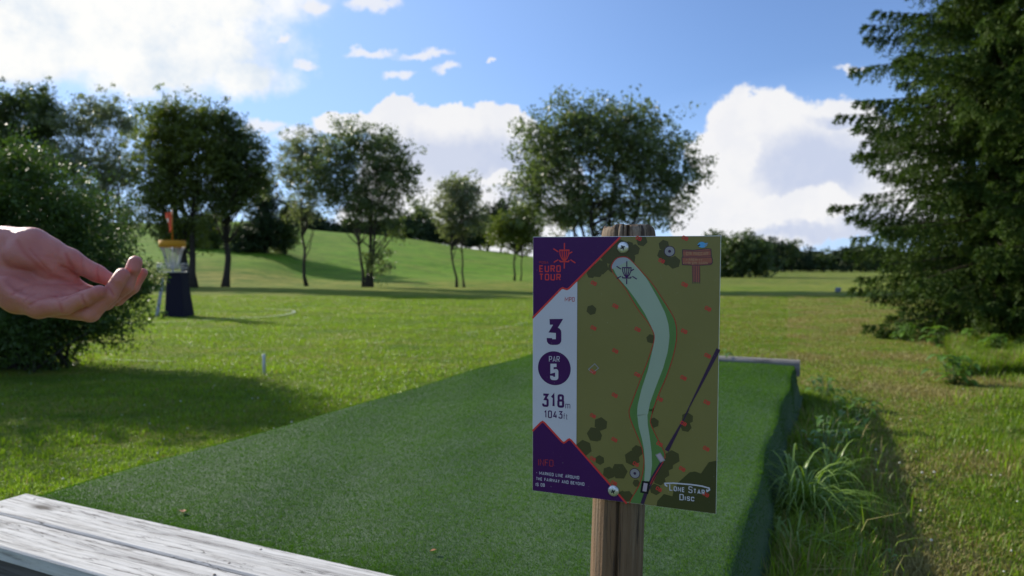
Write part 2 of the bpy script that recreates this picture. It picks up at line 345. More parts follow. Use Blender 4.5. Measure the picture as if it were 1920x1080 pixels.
def build_pad():
    root = empty('tee_pad', (0, 0, 0), 'raised rectangular tee platform covered in dark green artificial turf', 'tee pad')
    # turf carpet: draped over the platform with rounded, sagging edges
    nu, nv = 110, 200; us = np.linspace(-.02, PW + .05, nu); vs = np.linspace(-.004, PL, nv)
    U_, V_ = np.meshgrid(us, vs, indexing='ij')
    rg = np.random.default_rng(3)
    ed = PW + .008 * np.sin(V_ * 2.1) + .008 * np.sin(V_ * 5.3 + 1)
    drop = -.26 * sstep(0, .06, U_ - ed + .03) ** 1.2
    drop += -.10 * sstep(.012, -.02, U_)
    wav = .006 * np.sin(U_ * 3.1 + .7) * np.sin(V_ * 2.3) + .004 * np.sin(U_ * 9 + V_ * 4)
    Z = PT + wav + drop
    P = PO[None, None] + U_[..., None] * PU + V_[..., None] * PV
    V = np.concatenate([P, Z[..., None]], -1).reshape(-1, 3)
    i = np.arange(nu - 1)[:, None]; j = np.arange(nv - 1)[None]
    F = np.stack([i * nv + j, (i + 1) * nv + j, (i + 1) * nv + j + 1, i * nv + j + 1], -1).reshape(-1, 4)
    m, nt, b = newmat('artificial_turf'); k = NB(nt); v = k.coord()
    f1 = k.noise(v, 3, 5, .6); f2 = k.noise(v, 160, 4, .7)
    c = k.ramp(f2, [(.3, (.012, .036, .008)), (.6, (.034, .085, .020)), (.8, (.06, .13, .035))])
    c = k.mix(k.ramp(f1, [(.4, (0, 0, 0)), (.65, (.35, .35, .35))]), c, (.05, .085, .04))
    k.L.new(c, b.inputs['Base Color']); b.inputs['Roughness'].default_value = .8; k.bump(f2, b, .5, .004)
    mesh_obj('turf', V, F, m, root, True)
    # fibres
    n = 700000
    w = rg.random(n) ** 1.45; vv = .0 + w * PL; uu = rg.uniform(-.01, PW + .03, n)
    zz = PT + .006 * np.sin(uu * 3.1 + .7) * np.sin(vv * 2.3) + .004 * np.sin(uu * 9 + vv * 4)
    edn = PW + .008 * np.sin(vv * 2.1) + .008 * np.sin(vv * 5.3 + 1); zz += -.26 * sstep(0, .06, uu - edn + .03) ** 1.2 - .10 * sstep(.012, -.02, uu)
    base = np.concatenate([PO + uu[:, None] * PU + vv[:, None] * PV, zz[:, None] - .001], 1)
    cl = np.sin(uu * 61 + np.sin(vv * 47) * 2) * np.sin(vv * 53 + np.sin(uu * 39) * 2)
    h = .005 + .003 * rg.random(n) + .0015 * cl; a = rg.uniform(0, 2 * math.pi, n); lean = rg.uniform(.0, .8, n)
    # matted patches share a lean direction
    aa = np.sin(uu * 5 + 3 * np.sin(vv * 2.2)) * 2 + np.sin(vv * 7.3 + uu) * 1.5; a = np.where(rg.random(n) < .25, aa + rg.normal(0, 1.2, n), a)
    dirs = np.stack([np.cos(a), np.sin(a), np.zeros(n)], 1); side = np.stack([-np.sin(a), np.cos(a), np.zeros(n)], 1)
    wd = (.0008 + .0006 * vv / PL * 2)[:, None]
    tip = base + dirs * (h * lean)[:, None] + np.array([0, 0, 1.]) * (h * np.cos(lean * .8))[:, None]
    # random twist of the flat fibre
    tw = side * wd
    V = np.stack([base - tw, base + tw, tip + tw * .3], 1).reshape(-1, 3); F = np.arange(n * 3).reshape(n, 3)
    mt = leafmat('turf_fibre', (.019, .066, .004), (.120, .235, .014), trans=.36, rough=.7, spec=.10, tcol=(1.0, 1.25, .8))
    pm = np.sin(uu * 4 + 2 * np.sin(vv * 1.9)) * np.sin(vv * 3.1 + np.sin(uu * 3)); tint = np.clip(.42 + .12 * rg.normal(size=n) + .17 * cl + .10 * pm + (rg.random(n) < .006) * .5, 0, 1)
    o = mesh_obj('turf_pile', V, F, mt, root, tint=tint); o['kind'] = 'stuff'
    # platform core + side boards
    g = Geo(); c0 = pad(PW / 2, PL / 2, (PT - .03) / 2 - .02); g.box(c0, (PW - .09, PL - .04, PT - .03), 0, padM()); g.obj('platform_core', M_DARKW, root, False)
    # near timber edging: two planks, fascia and lower step
    board('plank', -.015, PW + .02, -.170, -.006, PT - .028, PT + .014, M_PLANK, root, .005, .0015, 1)
    board('plank', -.012, PW + .02, -.338, -.176, PT - .030, PT + .012, M_PLANK, root, .005, .0015, 2)
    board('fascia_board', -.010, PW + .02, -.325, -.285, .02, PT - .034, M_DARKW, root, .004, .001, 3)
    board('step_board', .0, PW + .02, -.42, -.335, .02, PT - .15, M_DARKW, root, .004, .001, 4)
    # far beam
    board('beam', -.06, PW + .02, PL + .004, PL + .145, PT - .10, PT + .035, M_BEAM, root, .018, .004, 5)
    # nails and cracks in the planks
    nm = plain('rusty_nail', (.07, .055, .05), .6, .6)
    for (u, v) in ((.075, -.035), (.06, -.135), (1.16, -.03), (1.15, -.14), (2.25, -.04), (.07, -.205), (.06, -.31), (1.17, -.21), (1.16, -.3)):
        g = Geo(); p = pad(u, v, PT + .0135); g.tube([p, p + [0, 0, .0016]], [.0045, .0035], 10); g.obj('nail_head', nm, root)
build_pad()

# fallen leaves on the turf
def fallen_leaf(p, s, rz, label):
    V = []; F = []; n = 9
    for i in range(n):
        t = i / (n - 1); w = math.sin(math.pi * t ** .8) * .32
        for q in (-1, 0, 1): V.append((q * w * s, (t - .5) * s, .012 + .25 * s * abs(q) * .3 + .06 * s * math.sin(t * 5)))
    for i in range(n - 1):
        for q in range(2): a = i * 3 + q; F.append((a, a + 1, a + 4, a + 3))
    o = mesh_obj('fallen_leaf', V, F, M_DRYLEAF, smooth=True, loc=p); o.rotation_euler = (0, .1, rz); tag(o, label, 'leaf', 'dry leaves on the turf')
M_DRYLEAF = plain('dry_leaf', (.24, .09, .03), .7, var=.35, scale=60)
fallen_leaf(on_z(342, 965, PT), .035, .4, 'small rust brown dry leaf lying on the turf near the white planks')
fallen_leaf(on_z(812, 1040, PT), .022, 1.9, 'tiny brown dry leaf on the turf left of the sign post')

# ------------------------------------------------------------------ hole sign
SW, SH, STH = .2927, .42, .0035
SO = np.array([.1721, 1.0689, 1.0413])
def srot():
    a, b, c = -.3513, .0275, .0104
    ca, sa, cb, sb, cc, sc = math.cos(a), math.sin(a), math.cos(b), math.sin(b), math.cos(c), math.sin(c)
    return np.array([[ca, -sa, 0], [sa, ca, 0], [0, 0, 1]]) @ np.array([[1, 0, 0], [0, cb, -sb], [0, sb, cb]]) @ np.array([[cc, 0, sc], [0, 1, 0], [-sc, 0, cc]])
SM = srot(); SX, SY, SZ = SM[:, 0], SM[:, 1], SM[:, 2]      # along, into the board, up
def S(px, py):
    """measured position on the board face: (along, up) in metres"""
    r = ray(px, py); t = ((SO - EYE) @ SY) / (r @ SY); d = EYE + r * t - SO; return np.array([d @ SX, d @ SZ])
A1 = lambda X, Y: S(990 + X / 3.724, 410 + Y / 3.724)
B1 = lambda X, Y: S(990 + X / 3.724, 690 + Y / 3.724)
C1 = lambda X, Y: S(1080 + X / 8.307, 430 + Y / 8.307)
D1 = lambda X, Y: S(1080 + X / 5.144, 740 + Y / 5.144)
E1 = lambda X, Y: S(1210 + X / 4.693, 740 + Y / 4.693)
F1_ = lambda X, Y: S(1160 + X / 4.91, 560 + Y / 4.91)
G1 = lambda X, Y: S(1265 + X / 11.365, 445 + Y / 11.365)

class Print:
    def __init__(s): s.V = []; s.F = []; s.M = []; s.mats = []; s.lay = 0; s.idx = {}
    def mat(s, key):
        if key not in s.idx: s.idx[key] = len(s.mats); s.mats.append(SIGNM[key])
        return s.idx[key]
    def poly(s, pts, key, lay):
        n0 = len(s.V); y = -(STH / 2 + .00012 * (lay + 1))
        for (a, b) in pts:
            a = min(max(a, -SW / 2 + .0006), SW / 2 - .0006); b = min(max(b, -SH / 2 + .0006), SH / 2 - .0006)
            s.V.append((a, y, b))
        s.F.append(tuple(range(n0, n0 + len(pts)))); s.M.append(s.mat(key))
    def ribbon(s, pts, w, key, lay, closed=False, k=3.5):
        w = w * k
        pts = [np.array(p, float) for p in pts]; q = [pts[0]]
        for p in pts[1:]:
            if np.linalg.norm(p - q[-1]) > 1e-6: q.append(p)
        if closed and np.linalg.norm(q[0] - q[-1]) < 1e-6: q.pop()
        n = len(q); L = []; R = []
        for i in range(n):
            if closed: a, b = q[i - 1], q[(i + 1) % n]
            else: a, b = q[max(i - 1, 0)], q[min(i + 1, n - 1)]
            d1 = q[i] - a; d2 = b - q[i]
            if np.linalg.norm(d1) < 1e-9: d1 = d2
            if np.linalg.norm(d2) < 1e-9: d2 = d1
            d1 = d1 / np.linalg.norm(d1); d2 = d2 / np.linalg.norm(d2); n1 = np.array([-d1[1], d1[0]]); n2 = np.array([-d2[1], d2[0]])
            mm = n1 + n2; l = np.linalg.norm(mm); mm = n1 if l < 1e-6 else mm / l; k = 1 / max(.45, mm @ n1)
            L.append(q[i] + mm * w / 2 * k); R.append(q[i] - mm * w / 2 * k)
        y = -(STH / 2 + .00012 * (lay + 1)); n0 = len(s.V)
        for a, b in zip(L, R): s.V.append((a[0], y, a[1])); s.V.append((b[0], y, b[1]))
        for i in range(n if closed else n - 1):
            j = (i + 1) % n; s.F.append((n0 + 2 * i, n0 + 2 * j, n0 + 2 * j + 1, n0 + 2 * i + 1)); s.M.append(s.mat(key))
def rounded(pts, rx, ry, n=5):
    out = []
    for i, p in enumerate(pts):
        if len(p) == 3 and p[2] and 0 < i < len(pts) - 1:
            P = np.array(p[:2]); A = np.array(pts[i - 1][:2]); B = np.array(pts[i + 1][:2]); sc = np.array([rx, ry])
            da = (A - P) / sc; db = (B - P) / sc; la, lb = np.linalg.norm(da), np.linalg.norm(db); r = min(1.0, la * .5 if len(pts[i - 1]) == 3 else la, lb * .5 if len(pts[i + 1]) == 3 else lb)
            a = P + da / la * r * sc; b = P + db / lb * r * sc
            for t in np.linspace(0, 1, n): out.append((1 - t) ** 2 * a + 2 * t * (1 - t) * P * 1.0 + t * t * b)
        else: out.append(np.array(p[:2], float))
    return out
GL = {  # centre lines of an upright condensed alphabet; (x, y, 1) = rounded corner
 'E': (.8, [[(1, 1), (0, 1), (0, 0), (1, 0)], [(0, .5), (.88, .5)]]), 'F': (.78, [[(1, 1), (0, 1), (0, 0)], [(0, .5), (.85, .5)]]),
 'U': (.9, [[(0, 1), (0, 0, 1), (1, 0, 1), (1, 1)]]), 'R': (.9, [[(0, 0), (0, 1), (1, 1, 1), (1, .48, 1), (0, .48)], [(.5, .48), (1, 0)]]),
 'O': (.9, [[(0, .5), (0, 1, 1), (1, 1, 1), (1, 0, 1), (0, 0, 1), (0, .5)]]), '0': (.9, [[(0, .5), (0, 1, 1), (1, 1, 1), (1, 0, 1), (0, 0, 1), (0, .5)]]),
 'T': (.85, [[(0, 1), (1, 1)], [(.5, 1), (.5, 0)]]), 'M': (1.5, [[(0, 0), (0, 1), (.5, .3), (1, 1), (1, 0)]]),
 'P': (.88, [[(0, 0), (0, 1), (1, 1, 1), (1, .45, 1), (0, .45)]]), 'A': (.95, [[(0, 0), (.5, 1), (1, 0)], [(.18, .28), (.82, .28)]]),
 'I': (.12, [[(.5, 0), (.5, 1)]]), 'N': (.95, [[(0, 0), (0, 1), (1, 0), (1, 1)]]), 'K': (.92, [[(0, 0), (0, 1)], [(1, 1), (.05, .42)], [(.35, .6), (1, 0)]]),
 'L': (.75, [[(0, 1), (0, 0), (1, 0)]]), 'D': (.9, [[(0, .5), (0, 1), (1, 1, 1), (1, 0, 1), (0, 0), (0, .5)]]),
 'G': (.9, [[(1, .78), (1, 1, 1), (0, 1, 1), (0, 0, 1), (1, 0, 1), (1, .48), (.55, .48)]]), 'H': (.9, [[(0, 0), (0, 1)], [(1, 0), (1, 1)], [(0, .5), (1, .5)]]),
 'W': (1.35, [[(0, 1), (.25, 0), (.5, .9), (.75, 0), (1, 1)]]), 'Y': (.9, [[(0, 1), (.5, .45), (1, 1)], [(.5, .45), (.5, 0)]]),
 'B': (.9, [[(0, .5), (0, 1), (.95, 1, 1), (.95, .52, 1), (0, .52)], [(0, .52), (1, .52, 1), (1, 0, 1), (0, 0), (0, .52)]]),
 'S': (.88, [[(1, .8), (1, 1, 1), (0, 1, 1), (0, .52, 1), (1, .48, 1), (1, 0, 1), (0, 0, 1), (0, .2)]]),
 'C': (.88, [[(1, .72), (1, 1, 1), (0, 1, 1), (0, 0, 1), (1, 0, 1), (1, .28)]]), '-': (.4, [[(0, .5), (1, .5)]]),
 '3': (.9, [[(.02, 1), (.95, 1), (.42, .6), (1, .58, 1), (1, 0, 1), (0, 0, 1), (0, .2)]]), '5': (.9, [[(.95, 1), (.05, 1), (.05, .52), (1, .62, 1), (1, 0, 1), (0, 0, 1), (0, .2)]]),
 '1': (.5, [[(0, .78), (.75, 1), (.75, 0)]]), '8': (.95, [[(.5, .54), (.06, .54, 1), (.06, 1, 1), (.94, 1, 1), (.94, .54, 1), (.5, .54)], [(.5, .54), (0, .54, 1), (0, 0, 1), (1, 0, 1), (1, .54, 1), (.5, .54)]]),
 '4': (.95, [[(.6, 1), (0, .22), (1, .22)], [(.74, .5), (.74, 0)]]),
 'm': (1.15, [[(0, 0), (0, .7)], [(0, .5), (0, .68, 1), (.5, .68, 1), (.5, 0)], [(.5, .5), (.5, .68, 1), (1, .68, 1), (1, 0)]]),
 'f': (.55, [[(.35, 0), (.35, 1, 1), (1, 1)], [(0, .66), (.9, .66)]]), 't': (.5, [[(.35, .95), (.35, 0, 1), (1, 0)], [(0, .66), (.95, .66)]]), ' ': (.45, [])}
def text(pr, s, p0, p1, top, weight, key, lay, cw=.5, gap=None, heights=None):
    """s runs from board point p0 to p1, cap height |top - p0|; weight = stroke / cap height"""
    p0, p1, top = map(np.array, (p0, p1, top)); H = np.linalg.norm(top - p0); dx = p1 - p0; Ltot = np.linalg.norm(dx); ex = dx / Ltot
    ey = (top - p0) / H; sw = weight * H; gap = gap if gap is not None else weight * .95 + .03
    hs = heights or [1.0] * len(s)
    ws = [GL[c][0] * cw * h + weight for c, h in zip(s, hs)]; tot = sum(ws) + gap * (len(s) - 1); k = Ltot / (tot * H)
    x = 0
    for c, wch, h in zip(s, ws, hs):
        cwid = (wch * k - weight) * H; chei = (h - weight) * H
        for q, st in enumerate(GL[c][1]):
            pts = rounded(st, .5 * .62, .5 * .5 * cwid / max(chei, 1e-6) if cwid < chei else .3)
            P = [p0 + ex * (x + sw / 2 + u * cwid) + ey * (sw / 2 + v * chei) for u, v in pts]
            pr.ribbon(P, sw, key, lay + q * .15, k=1.0)
        x += (wch + gap) * k * H
def printmat(name, col, rough=.32):
    m, nt, b = newmat(name); k = NB(nt); v = k.coord()
    f = k.noise(v, 7, 5, .6); sp = k.noise(v, 260, 2, .5)
    c = k.ramp(f, [(.3, tuple(x * .95 for x in col)), (.7, tuple(min(1, x * 1.04) for x in col))])
    c = k.mix(k.ramp(sp, [(.74, (0, 0, 0)), (.78, (.35, .35, .35))]), c, (.35, .33, .28))
    k.L.new(c, b.inputs['Base Color']); k.L.new(k.ramp(f, [(.3, (rough, rough, rough)), (.7, (rough * 1.4,) * 3)]), b.inputs['Roughness'])
    b.inputs['Specular IOR Level'].default_value = .22; return m
SIGNM = dict(olive=printmat('print_olive', (.20, .175, .058)), white=printmat('print_white', (.56, .54, .60)), purple=printmat('print_purple', (.055, .008, .088)),
             red=printmat('print_red', (.62, .045, .045)), dkred=printmat('print_dark_red', (.42, .035, .03)), blob=printmat('print_bush', (.070, .066, .026)),
             blob2=printmat('print_bush_dark', (.058, .060, .022)), green=printmat('print_green', (.10, .20, .058)), pale=printmat('print_fairway', (.32, .39, .30)),
             tip=printmat('print_fairway_end', (.33, .36, .40)), blue=printmat('print_blue', (.10, .35, .65)), lilac=printmat('print_lilac', (.45, .36, .42)),
             darkline=printmat('print_dark_line', (.045, .022, .06)), brick=printmat('print_brick', (.30, .10, .065)), brick2=printmat('print_brick_light', (.34, .17, .10)),
             black=printmat('print_black', (.01, .01, .015)), grey=printmat('print_grey', (.28, .26, .27)))
def spline(P, n=8):
    P = [np.array(p, float) for p in P]; out = []
    for i in range(len(P) - 1):
        a = P[max(i - 1, 0)]; b = P[i]; c = P[i + 1]; d = P[min(i + 2, len(P) - 1)]
        for t in np.linspace(0, 1, n, endpoint=False):
            out.append(.5 * ((2 * b) + (c - a) * t + (2 * a - 5 * b + 4 * c - d) * t * t + (3 * b - a - 3 * c + d) * t ** 3))
    out.append(P[-1]); return out

def build_sign():
    root = empty('tee_sign', tuple(SO), 'rectangular printed hole map sign screwed to a round wooden post', 'sign')
    rot = Matrix([[SM[i][j] for j in range(3)] for i in range(3)]).to_euler()
    def put(o): o.rotation_euler = rot; return o
    g = Geo(); g.box((0, 0, 0), (SW, STH, SH)); pan = put(g.obj('sign_panel', plain('board_edge', (.55, .56, .58), .4, .2), root, False))
    bv = pan.modifiers.new('bevel', 'BEVEL'); bv.width = .0005; bv.segments = 2
    p = Print()
    px1 = .000832  # one photo pixel on the board
    h = SW / 2; v = SH / 2
    p.poly([(-h, -v), (h, -v), (h, v), (-h, v)], 'olive', 0)
    # bushes
    def hexa(c, r, key='blob', lay=1, sq=1.0, a0=None):
        a0 = (c[0] * 97 + c[1] * 31) if a0 is None else a0; p.poly([(c[0] + r * px1 * math.cos(a0 + i * math.pi / 3), c[1] + r * px1 * math.sin(a0 + i * math.pi / 3) * sq) for i in range(6)], key, lay)
    la = [0]
    def hx(c, r, key='blob', sq=1.0):
        la[0] += 1; hexa(c, r, key, 1 + (la[0] % 9) * .09, sq)
    for X, Y, r in ((1030, 180, 10.5), (910, 320, 11), (830, 260, 9), (740, 310, 17), (620, 350, 17), (560, 430, 16), (850, 460, 10), (800, 420, 15), (640, 470, 13), (400, 590, 14), (330, 640, 14), (490, 430, 13), (240, 690, 9), (570, 600, 9), (700, 230, 9)): hx(C1(X, Y), r)
    for X, Y, r in ((950, 185, 10), (945, 250, 11), (970, 290, 10), (1020, 305, 12), (445, 637, 10), (860, 838, 9)): hx(A1(X, Y), r)
    for X, Y, r in ((242, 280, 13.5), (180, 380, 15), (205, 400, 10), (80, 510, 16), (232, 627, 9.5), (320, 750, 12.5), (420, 735, 16), (595, 540, 11.5), (545, 610, 15), (585, 850, 7.5), (500, 975, 11), (450, 960, 8), (760, 905, 9)): hx(D1(X, Y), r)
    for X, Y, r in ((372, 205, 11), (358, 278, 10.5), (76, 244, 10), (240, 550, 14), (190, 610, 13), (160, 680, 12), (125, 740, 12), (90, 830, 11)): hx(E1(X, Y), r, 'blob')
    p.poly([E1(*q) for q in ((300, 760), (390, 680), (440, 672), (490, 690), (560, 590), (640, 578), (640, 1060), (500, 1040), (100, 980), (108, 930), (165, 870), (240, 890), (252, 830))], 'blob2', 1.95)
    # fairway: green corridor with pale route
    Lo = [C1(560, 620), C1(600, 700), C1(760, 900), F1_(120, 0), F1_(190, 110), F1_(270, 215), F1_(318, 300), F1_(330, 355), F1_(318, 420), F1_(280, 540), F1_(200, 750), F1_(110, 990), F1_(98, 1040),
          B1(708, 310), B1(720, 365), B1(790, 535), B1(805, 600), B1(812, 650), B1(800, 740), B1(775, 820), B1(720, 915), B1(712, 945)]
    Ro = [C1(850, 470), C1(1010, 640), C1(1180, 830), F1_(405, 0), F1_(480, 120), F1_(520, 200), F1_(536, 300), F1_(530, 400), F1_(500, 540), F1_(440, 720), F1_(370, 880), F1_(310, 1050),
          B1(880, 270), B1(860, 350), B1(858, 385), B1(900, 480), B1(958, 600), B1(930, 670), B1(880, 780), B1(830, 870), B1(790, 943)]
    cap = [C1(560, 620), C1(556, 570), C1(590, 500), C1(650, 445), C1(740, 428), C1(800, 438), C1(850, 470)]
    # filled as a strip so that the concave outline triangulates cleanly
    def strip(Lp, Rp, key, lay, n=60):
        def rs(P):
            P = [np.array(q) for q in P]; d = np.concatenate([[0], np.cumsum([np.linalg.norm(P[i + 1] - P[i]) for i in range(len(P) - 1)])]); t = np.linspace(0, d[-1], n)
            A = np.array(P); return np.stack([np.interp(t, d, A[:, 0]), np.interp(t, d, A[:, 1])], 1)
        a = rs(Lp); b = rs(Rp)
        for i in range(n - 1): p.poly([a[i], b[i], b[i + 1], a[i + 1]], key, lay)
    strip(Lo, Ro, 'green', 2.2); cs = spline(cap, 6); p.poly(cs, 'tip', 2.2)
    Li = [C1(582, 610), C1(650, 740), C1(800, 910), F1_(155, 0), F1_(240, 130), F1_(300, 250), F1_(332, 330), F1_(334, 370), F1_(320, 440), F1_(275, 640), F1_(210, 840), F1_(175, 990), F1_(172, 1080),
          D1(592, 180), D1(605, 300), D1(640, 430), D1(660, 540), D1(668, 700), D1(660, 830)]
    Ri = [C1(850, 475), C1(1010, 650), C1(1120, 790), F1_(365, 0), F1_(430, 130), F1_(462, 240), F1_(470, 350), F1_(455, 480), F1_(410, 640), F1_(340, 820), F1_(290, 960), F1_(268, 1080),
          D1(690, 180), D1(695, 290), D1(715, 420), D1(732, 560), D1(735, 680), D1(715, 830)]
    strip(Li, Ri, 'pale', 2.6); cap2 = [C1(582, 610), C1(582, 570), C1(612, 515), C1(665, 465), C1(740, 448), C1(800, 450), C1(850, 475)]; p.poly(spline(cap2, 6), 'tip', 2.6)
    p.ribbon(spline(Lo, 4), .00035, 'dkred', 3.0); p.ribbon(spline(Ro, 4), .00035, 'dkred', 3.1); p.ribbon(spline(cap, 6), .00045, 'dkred', 3.2)
    # power line and tee rectangles
    p.ribbon([F1_(920, 462), F1_(620, 1060), E1(372, 150), E1(190, 490)], .0018, 'darkline', 3.3)
    p.ribbon([E1(150, 590), E1(60, 740), E1(0, 880), D1(640, 1050)], .0016, 'darkline', 3.3); p.ribbon([E1(160, 585), E1(70, 730), D1(720, 860)], .0004, 'dkred', 3.5)
    q = [D1(648, 835), D1(705, 845), D1(690, 943), D1(632, 932)]; p.poly(q, 'lilac', 3.7); p.ribbon(q, .0009, 'black', 3.9, True)
    q = [E1(95, 527), E1(132, 510), E1(172, 572), E1(135, 590)]; p.poly(q, 'lilac', 3.7); p.ribbon(q, .0004, 'grey', 3.9, True)
    q = [A1(425, 1050), A1(468, 1012), A1(495, 1042), A1(452, 1075)]; p.poly(q, 'olive', 3.7); p.ribbon(q, .0004, 'grey', 3.9, True)
    # round markers
    def disc(c, r, key, lay, n=24): p.poly([(c[0] + r * math.cos(i * 2 * math.pi / n), c[1] + r * math.sin(i * 2 * math.pi / n)) for i in range(n)], key, lay)
    def ring(c, r, w, key, lay, n=28): p.ribbon([(c[0] + r * math.cos(i * 2 * math.pi / n), c[1] + r * math.sin(i * 2 * math.pi / n)) for i in range(n)], w, key, lay, True)
    for c in (A1(990, 228), D1(570, 755)): disc(c, .0072, 'grey', 3.7); disc(c, .0022, 'darkline', 3.8); ring(c, .0077, .0003, 'darkline', 3.9)
    # OB marks
    for k, c in enumerate([A1(462, 450), A1(613, 610), A1(460, 762), A1(768, 772), A1(1095, 460), A1(1258, 628), A1(1092, 785), A1(612, 922), A1(1255, 955), A1(1098, 136), A1(935, 294), A1(775, 138), B1(456, 25), B1(765, 45), B1(1087, 67), B1(608, 188), B1(922, 215),
              B1(1250, 238), B1(456, 332), B1(606, 498), B1(1087, 385), B1(920, 528), B1(1246, 560), B1(455, 632), B1(1078, 702), B1(755, 668), B1(603, 800), B1(915, 843), B1(1243, 880)]):
        t = -.45; ex = np.array([math.cos(t), math.sin(t)]); ey = np.array([-ex[1], ex[0]]); s0 = .0046
        text(p, 'OB', c - ex * s0 * 1.0 - ey * s0 * .62, c + ex * s0 * 1.0 - ey * s0 * .62, c - ex * s0 + ey * s0 * .62, .20, 'red', 4.1, cw=.45, gap=.1)
    # left column
    w1 = A1(347, 440)[0]; w2 = w1
    p.poly([(-h, -v), (w1, -v), (w1, v), (-h, v)], 'white', 4.8)
    edge_top = [A1(647, 129), A1(290, 485), A1(275, 493), A1(260, 489), A1(245, 483), A1(232, 490), A1(35, 693)]
    p.poly([(-h, v)] + [(edge_top[0][0], v)] + edge_top + [(-h, edge_top[-1][1])], 'purple', 5.2)
    p.ribbon(edge_top, .00085, 'red', 5.6)
    edge_bot = [B1(35, 437), B1(92, 380), B1(105, 372), B1(118, 380), B1(240, 512), B1(252, 520), B1(264, 514), B1(280, 500), B1(292, 494), B1(304, 502), B1(691, 943)]
    p.poly([(-h, edge_bot[0][1])] + edge_bot + [(edge_bot[-1][0], -v), (-h, -v)], 'purple', 5.2)
    p.ribbon(edge_bot, .00085, 'red', 5.6)
    # column right border is hidden where the map is: repaint the map over the strip's overlap beside the slopes
    T = lambda s, a, b, c, w, key, lay=6.2, **k: text(p, s, a, b, c, w, key, lay, **k)
    T('PDGA', A1(82, 313), A1(146, 314), A1(82, 297), .14, 'dkred')
    T('EURO', A1(82, 373), A1(232, 373), A1(82, 325), .17, 'red'); T('TOUR', A1(82, 430), A1(232, 432), A1(82, 383), .17, 'red')
    T('MPO', A1(260, 578), A1(328, 579), A1(260, 546), .12, 'dkred')
    T('3', A1(134, 880), A1(236, 880), A1(134, 700), .22, 'purple')
    c0 = A1(188, 1040); cc = (S(1040, 690)); disc(cc, .0277, 'purple', 6.0, 48)
    T('PAR', A1(150, 998), A1(224, 999), A1(150, 958), .11, 'white', 6.5)
    T('5', B1(158, 82), B1(215, 83), B1(158, -32), .2, 'white', 6.5)
    T('318', B1(102, 268), B1(256, 276), B1(102, 175), .17, 'purple'); T('m', B1(264, 281), B1(298, 283), B1(264, 233), .09, 'purple')
    T('1043', B1(116, 345), B1(244, 352), B1(116, 292), .15, 'purple'); T('ft', B1(250, 355), B1(280, 357), B1(250, 315), .09, 'purple')
    T('INFO', B1(74, 678), B1(180, 685), B1(74, 632), .09, 'dkred')
    T('- MARKED LINE AROUND', B1(60, 738), B1(360, 774), B1(60, 716), .145, 'white'); T('THE FAIRWAY AND BEYOND', B1(60, 779), B1(396, 819), B1(60, 757), .145, 'white'); T('IS OB', B1(57, 820), B1(120, 826), B1(57, 797), .145, 'white')
    # basket emblem (twice)
    def emblem(c, s, key, w):
        f = lambda x, y: (c[0] + x * s, c[1] + y * s)
        L6 = 6.3
        for a, b in (((0, 2.1), (0, 1.05)), ((0, -1.15), (0, -2.15)), ((-1.9, 1.15), (-1.05, .62)), ((1.35, .65), (.75, .3)), ((-1.85, -1.15), (-1.05, -.68)), ((1.05, -.68), (1.9, -1.2))):
            p.ribbon([f(*a), f(*b)], w, key, L6)
        p.ribbon([f(-.88, .9), f(.88, .9)], w * 1.1, key, L6 + .2)
        for t in (-.8, -.4, 0, .4, .8): p.ribbon([f(t, .9), f(t * .93, .2), f(t * .55, -.5), f(t * .12, -.85)], w * .85, key, L6 + .4 + t * .1)
        p.ribbon([f(-.85, -.75), f(-.7, -1.0), f(.7, -1.0), f(.85, -.75)], w * 1.1, key, L6 + .7)
        p.ribbon([f(0, -.8), f(0, -1.1)], w, key, L6 + .8)
    emblem(A1(257, 258), .0096, 'red', .00055); emblem(C1(795, 672), .0084, 'purple', .00045)
    # course board emblem: blue bird on a brown plank sign
    br = [G1(*q) for q in ((175, 262), (400, 275), (700, 240), (775, 250), (785, 420), (800, 440), (805, 545), (770, 580), (500, 597), (170, 582), (158, 430), (180, 420), (172, 300))]
    p.poly(br, 'brick', 5.0); p.ribbon(br, .00028, 'darkline', 5.2, True)
    p.poly([G1(*q) for q in ((370, 597), (540, 594), (545, 955), (385, 945))], 'brick', 5.0)
    for X in (385, 415, 447, 490, 528): p.ribbon([G1(X, 610), G1(X + 4, 985)], .0002, 'darkline', 5.2)
    for Y in (292, 400, 432, 560): p.ribbon([G1(185, Y), G1(480, Y + 6), G1(785, Y - 8)], .0002, 'darkline', 5.3)
    rr = np.random.default_rng(5)
    for Y, x0, x1, n in ((345, 255, 720, 9), (475, 260, 620, 8), (548, 200, 745, 12)):
        for i in range(n):
            X = x0 + (x1 - x0) * i / n; kk = (x1 - x0) / n * .62; hh = 26 if Y < 400 else 17
            ch = rr.integers(0, 4)
            st = [[(0, -1), (0, 1)], [(0, -1), (.5, 1), (1, -1)], [(1, 1), (0, 1), (0, -1), (1, -1)], [(0, -1), (0, 1), (1, 1), (1, -1)]][ch]
            p.ribbon([G1(X + a * kk, Y - b * hh) for a, b in st], .00042, 'brick2', 5.5)
    bird = [G1(*q) for q in ((490, 150), (520, 118), (560, 95), (610, 100), (650, 125), (712, 118), (690, 175), (640, 215), (580, 222), (530, 205), (505, 180))]
    p.poly(bird, 'blue', 5.6); p.ribbon([G1(500, 178), G1(545, 160)], .0005, 'black', 5.8); p.ribbon([G1(640, 185), G1(705, 130)], .0004, 'grey', 5.8)
    # supplier name
    T('LONE STAR', E1(213, 838), E1(524, 876), E1(213, 780), .13, 'white', 5.6, cw=.62, heights=[1, .72, .72, .72, .7, 1, .72, .72, .72])
    T('DISC', E1(302, 922), E1(432, 934), E1(302, 868), .14, 'white', 5.6, cw=.66, heights=[1, .72, .72, .72])
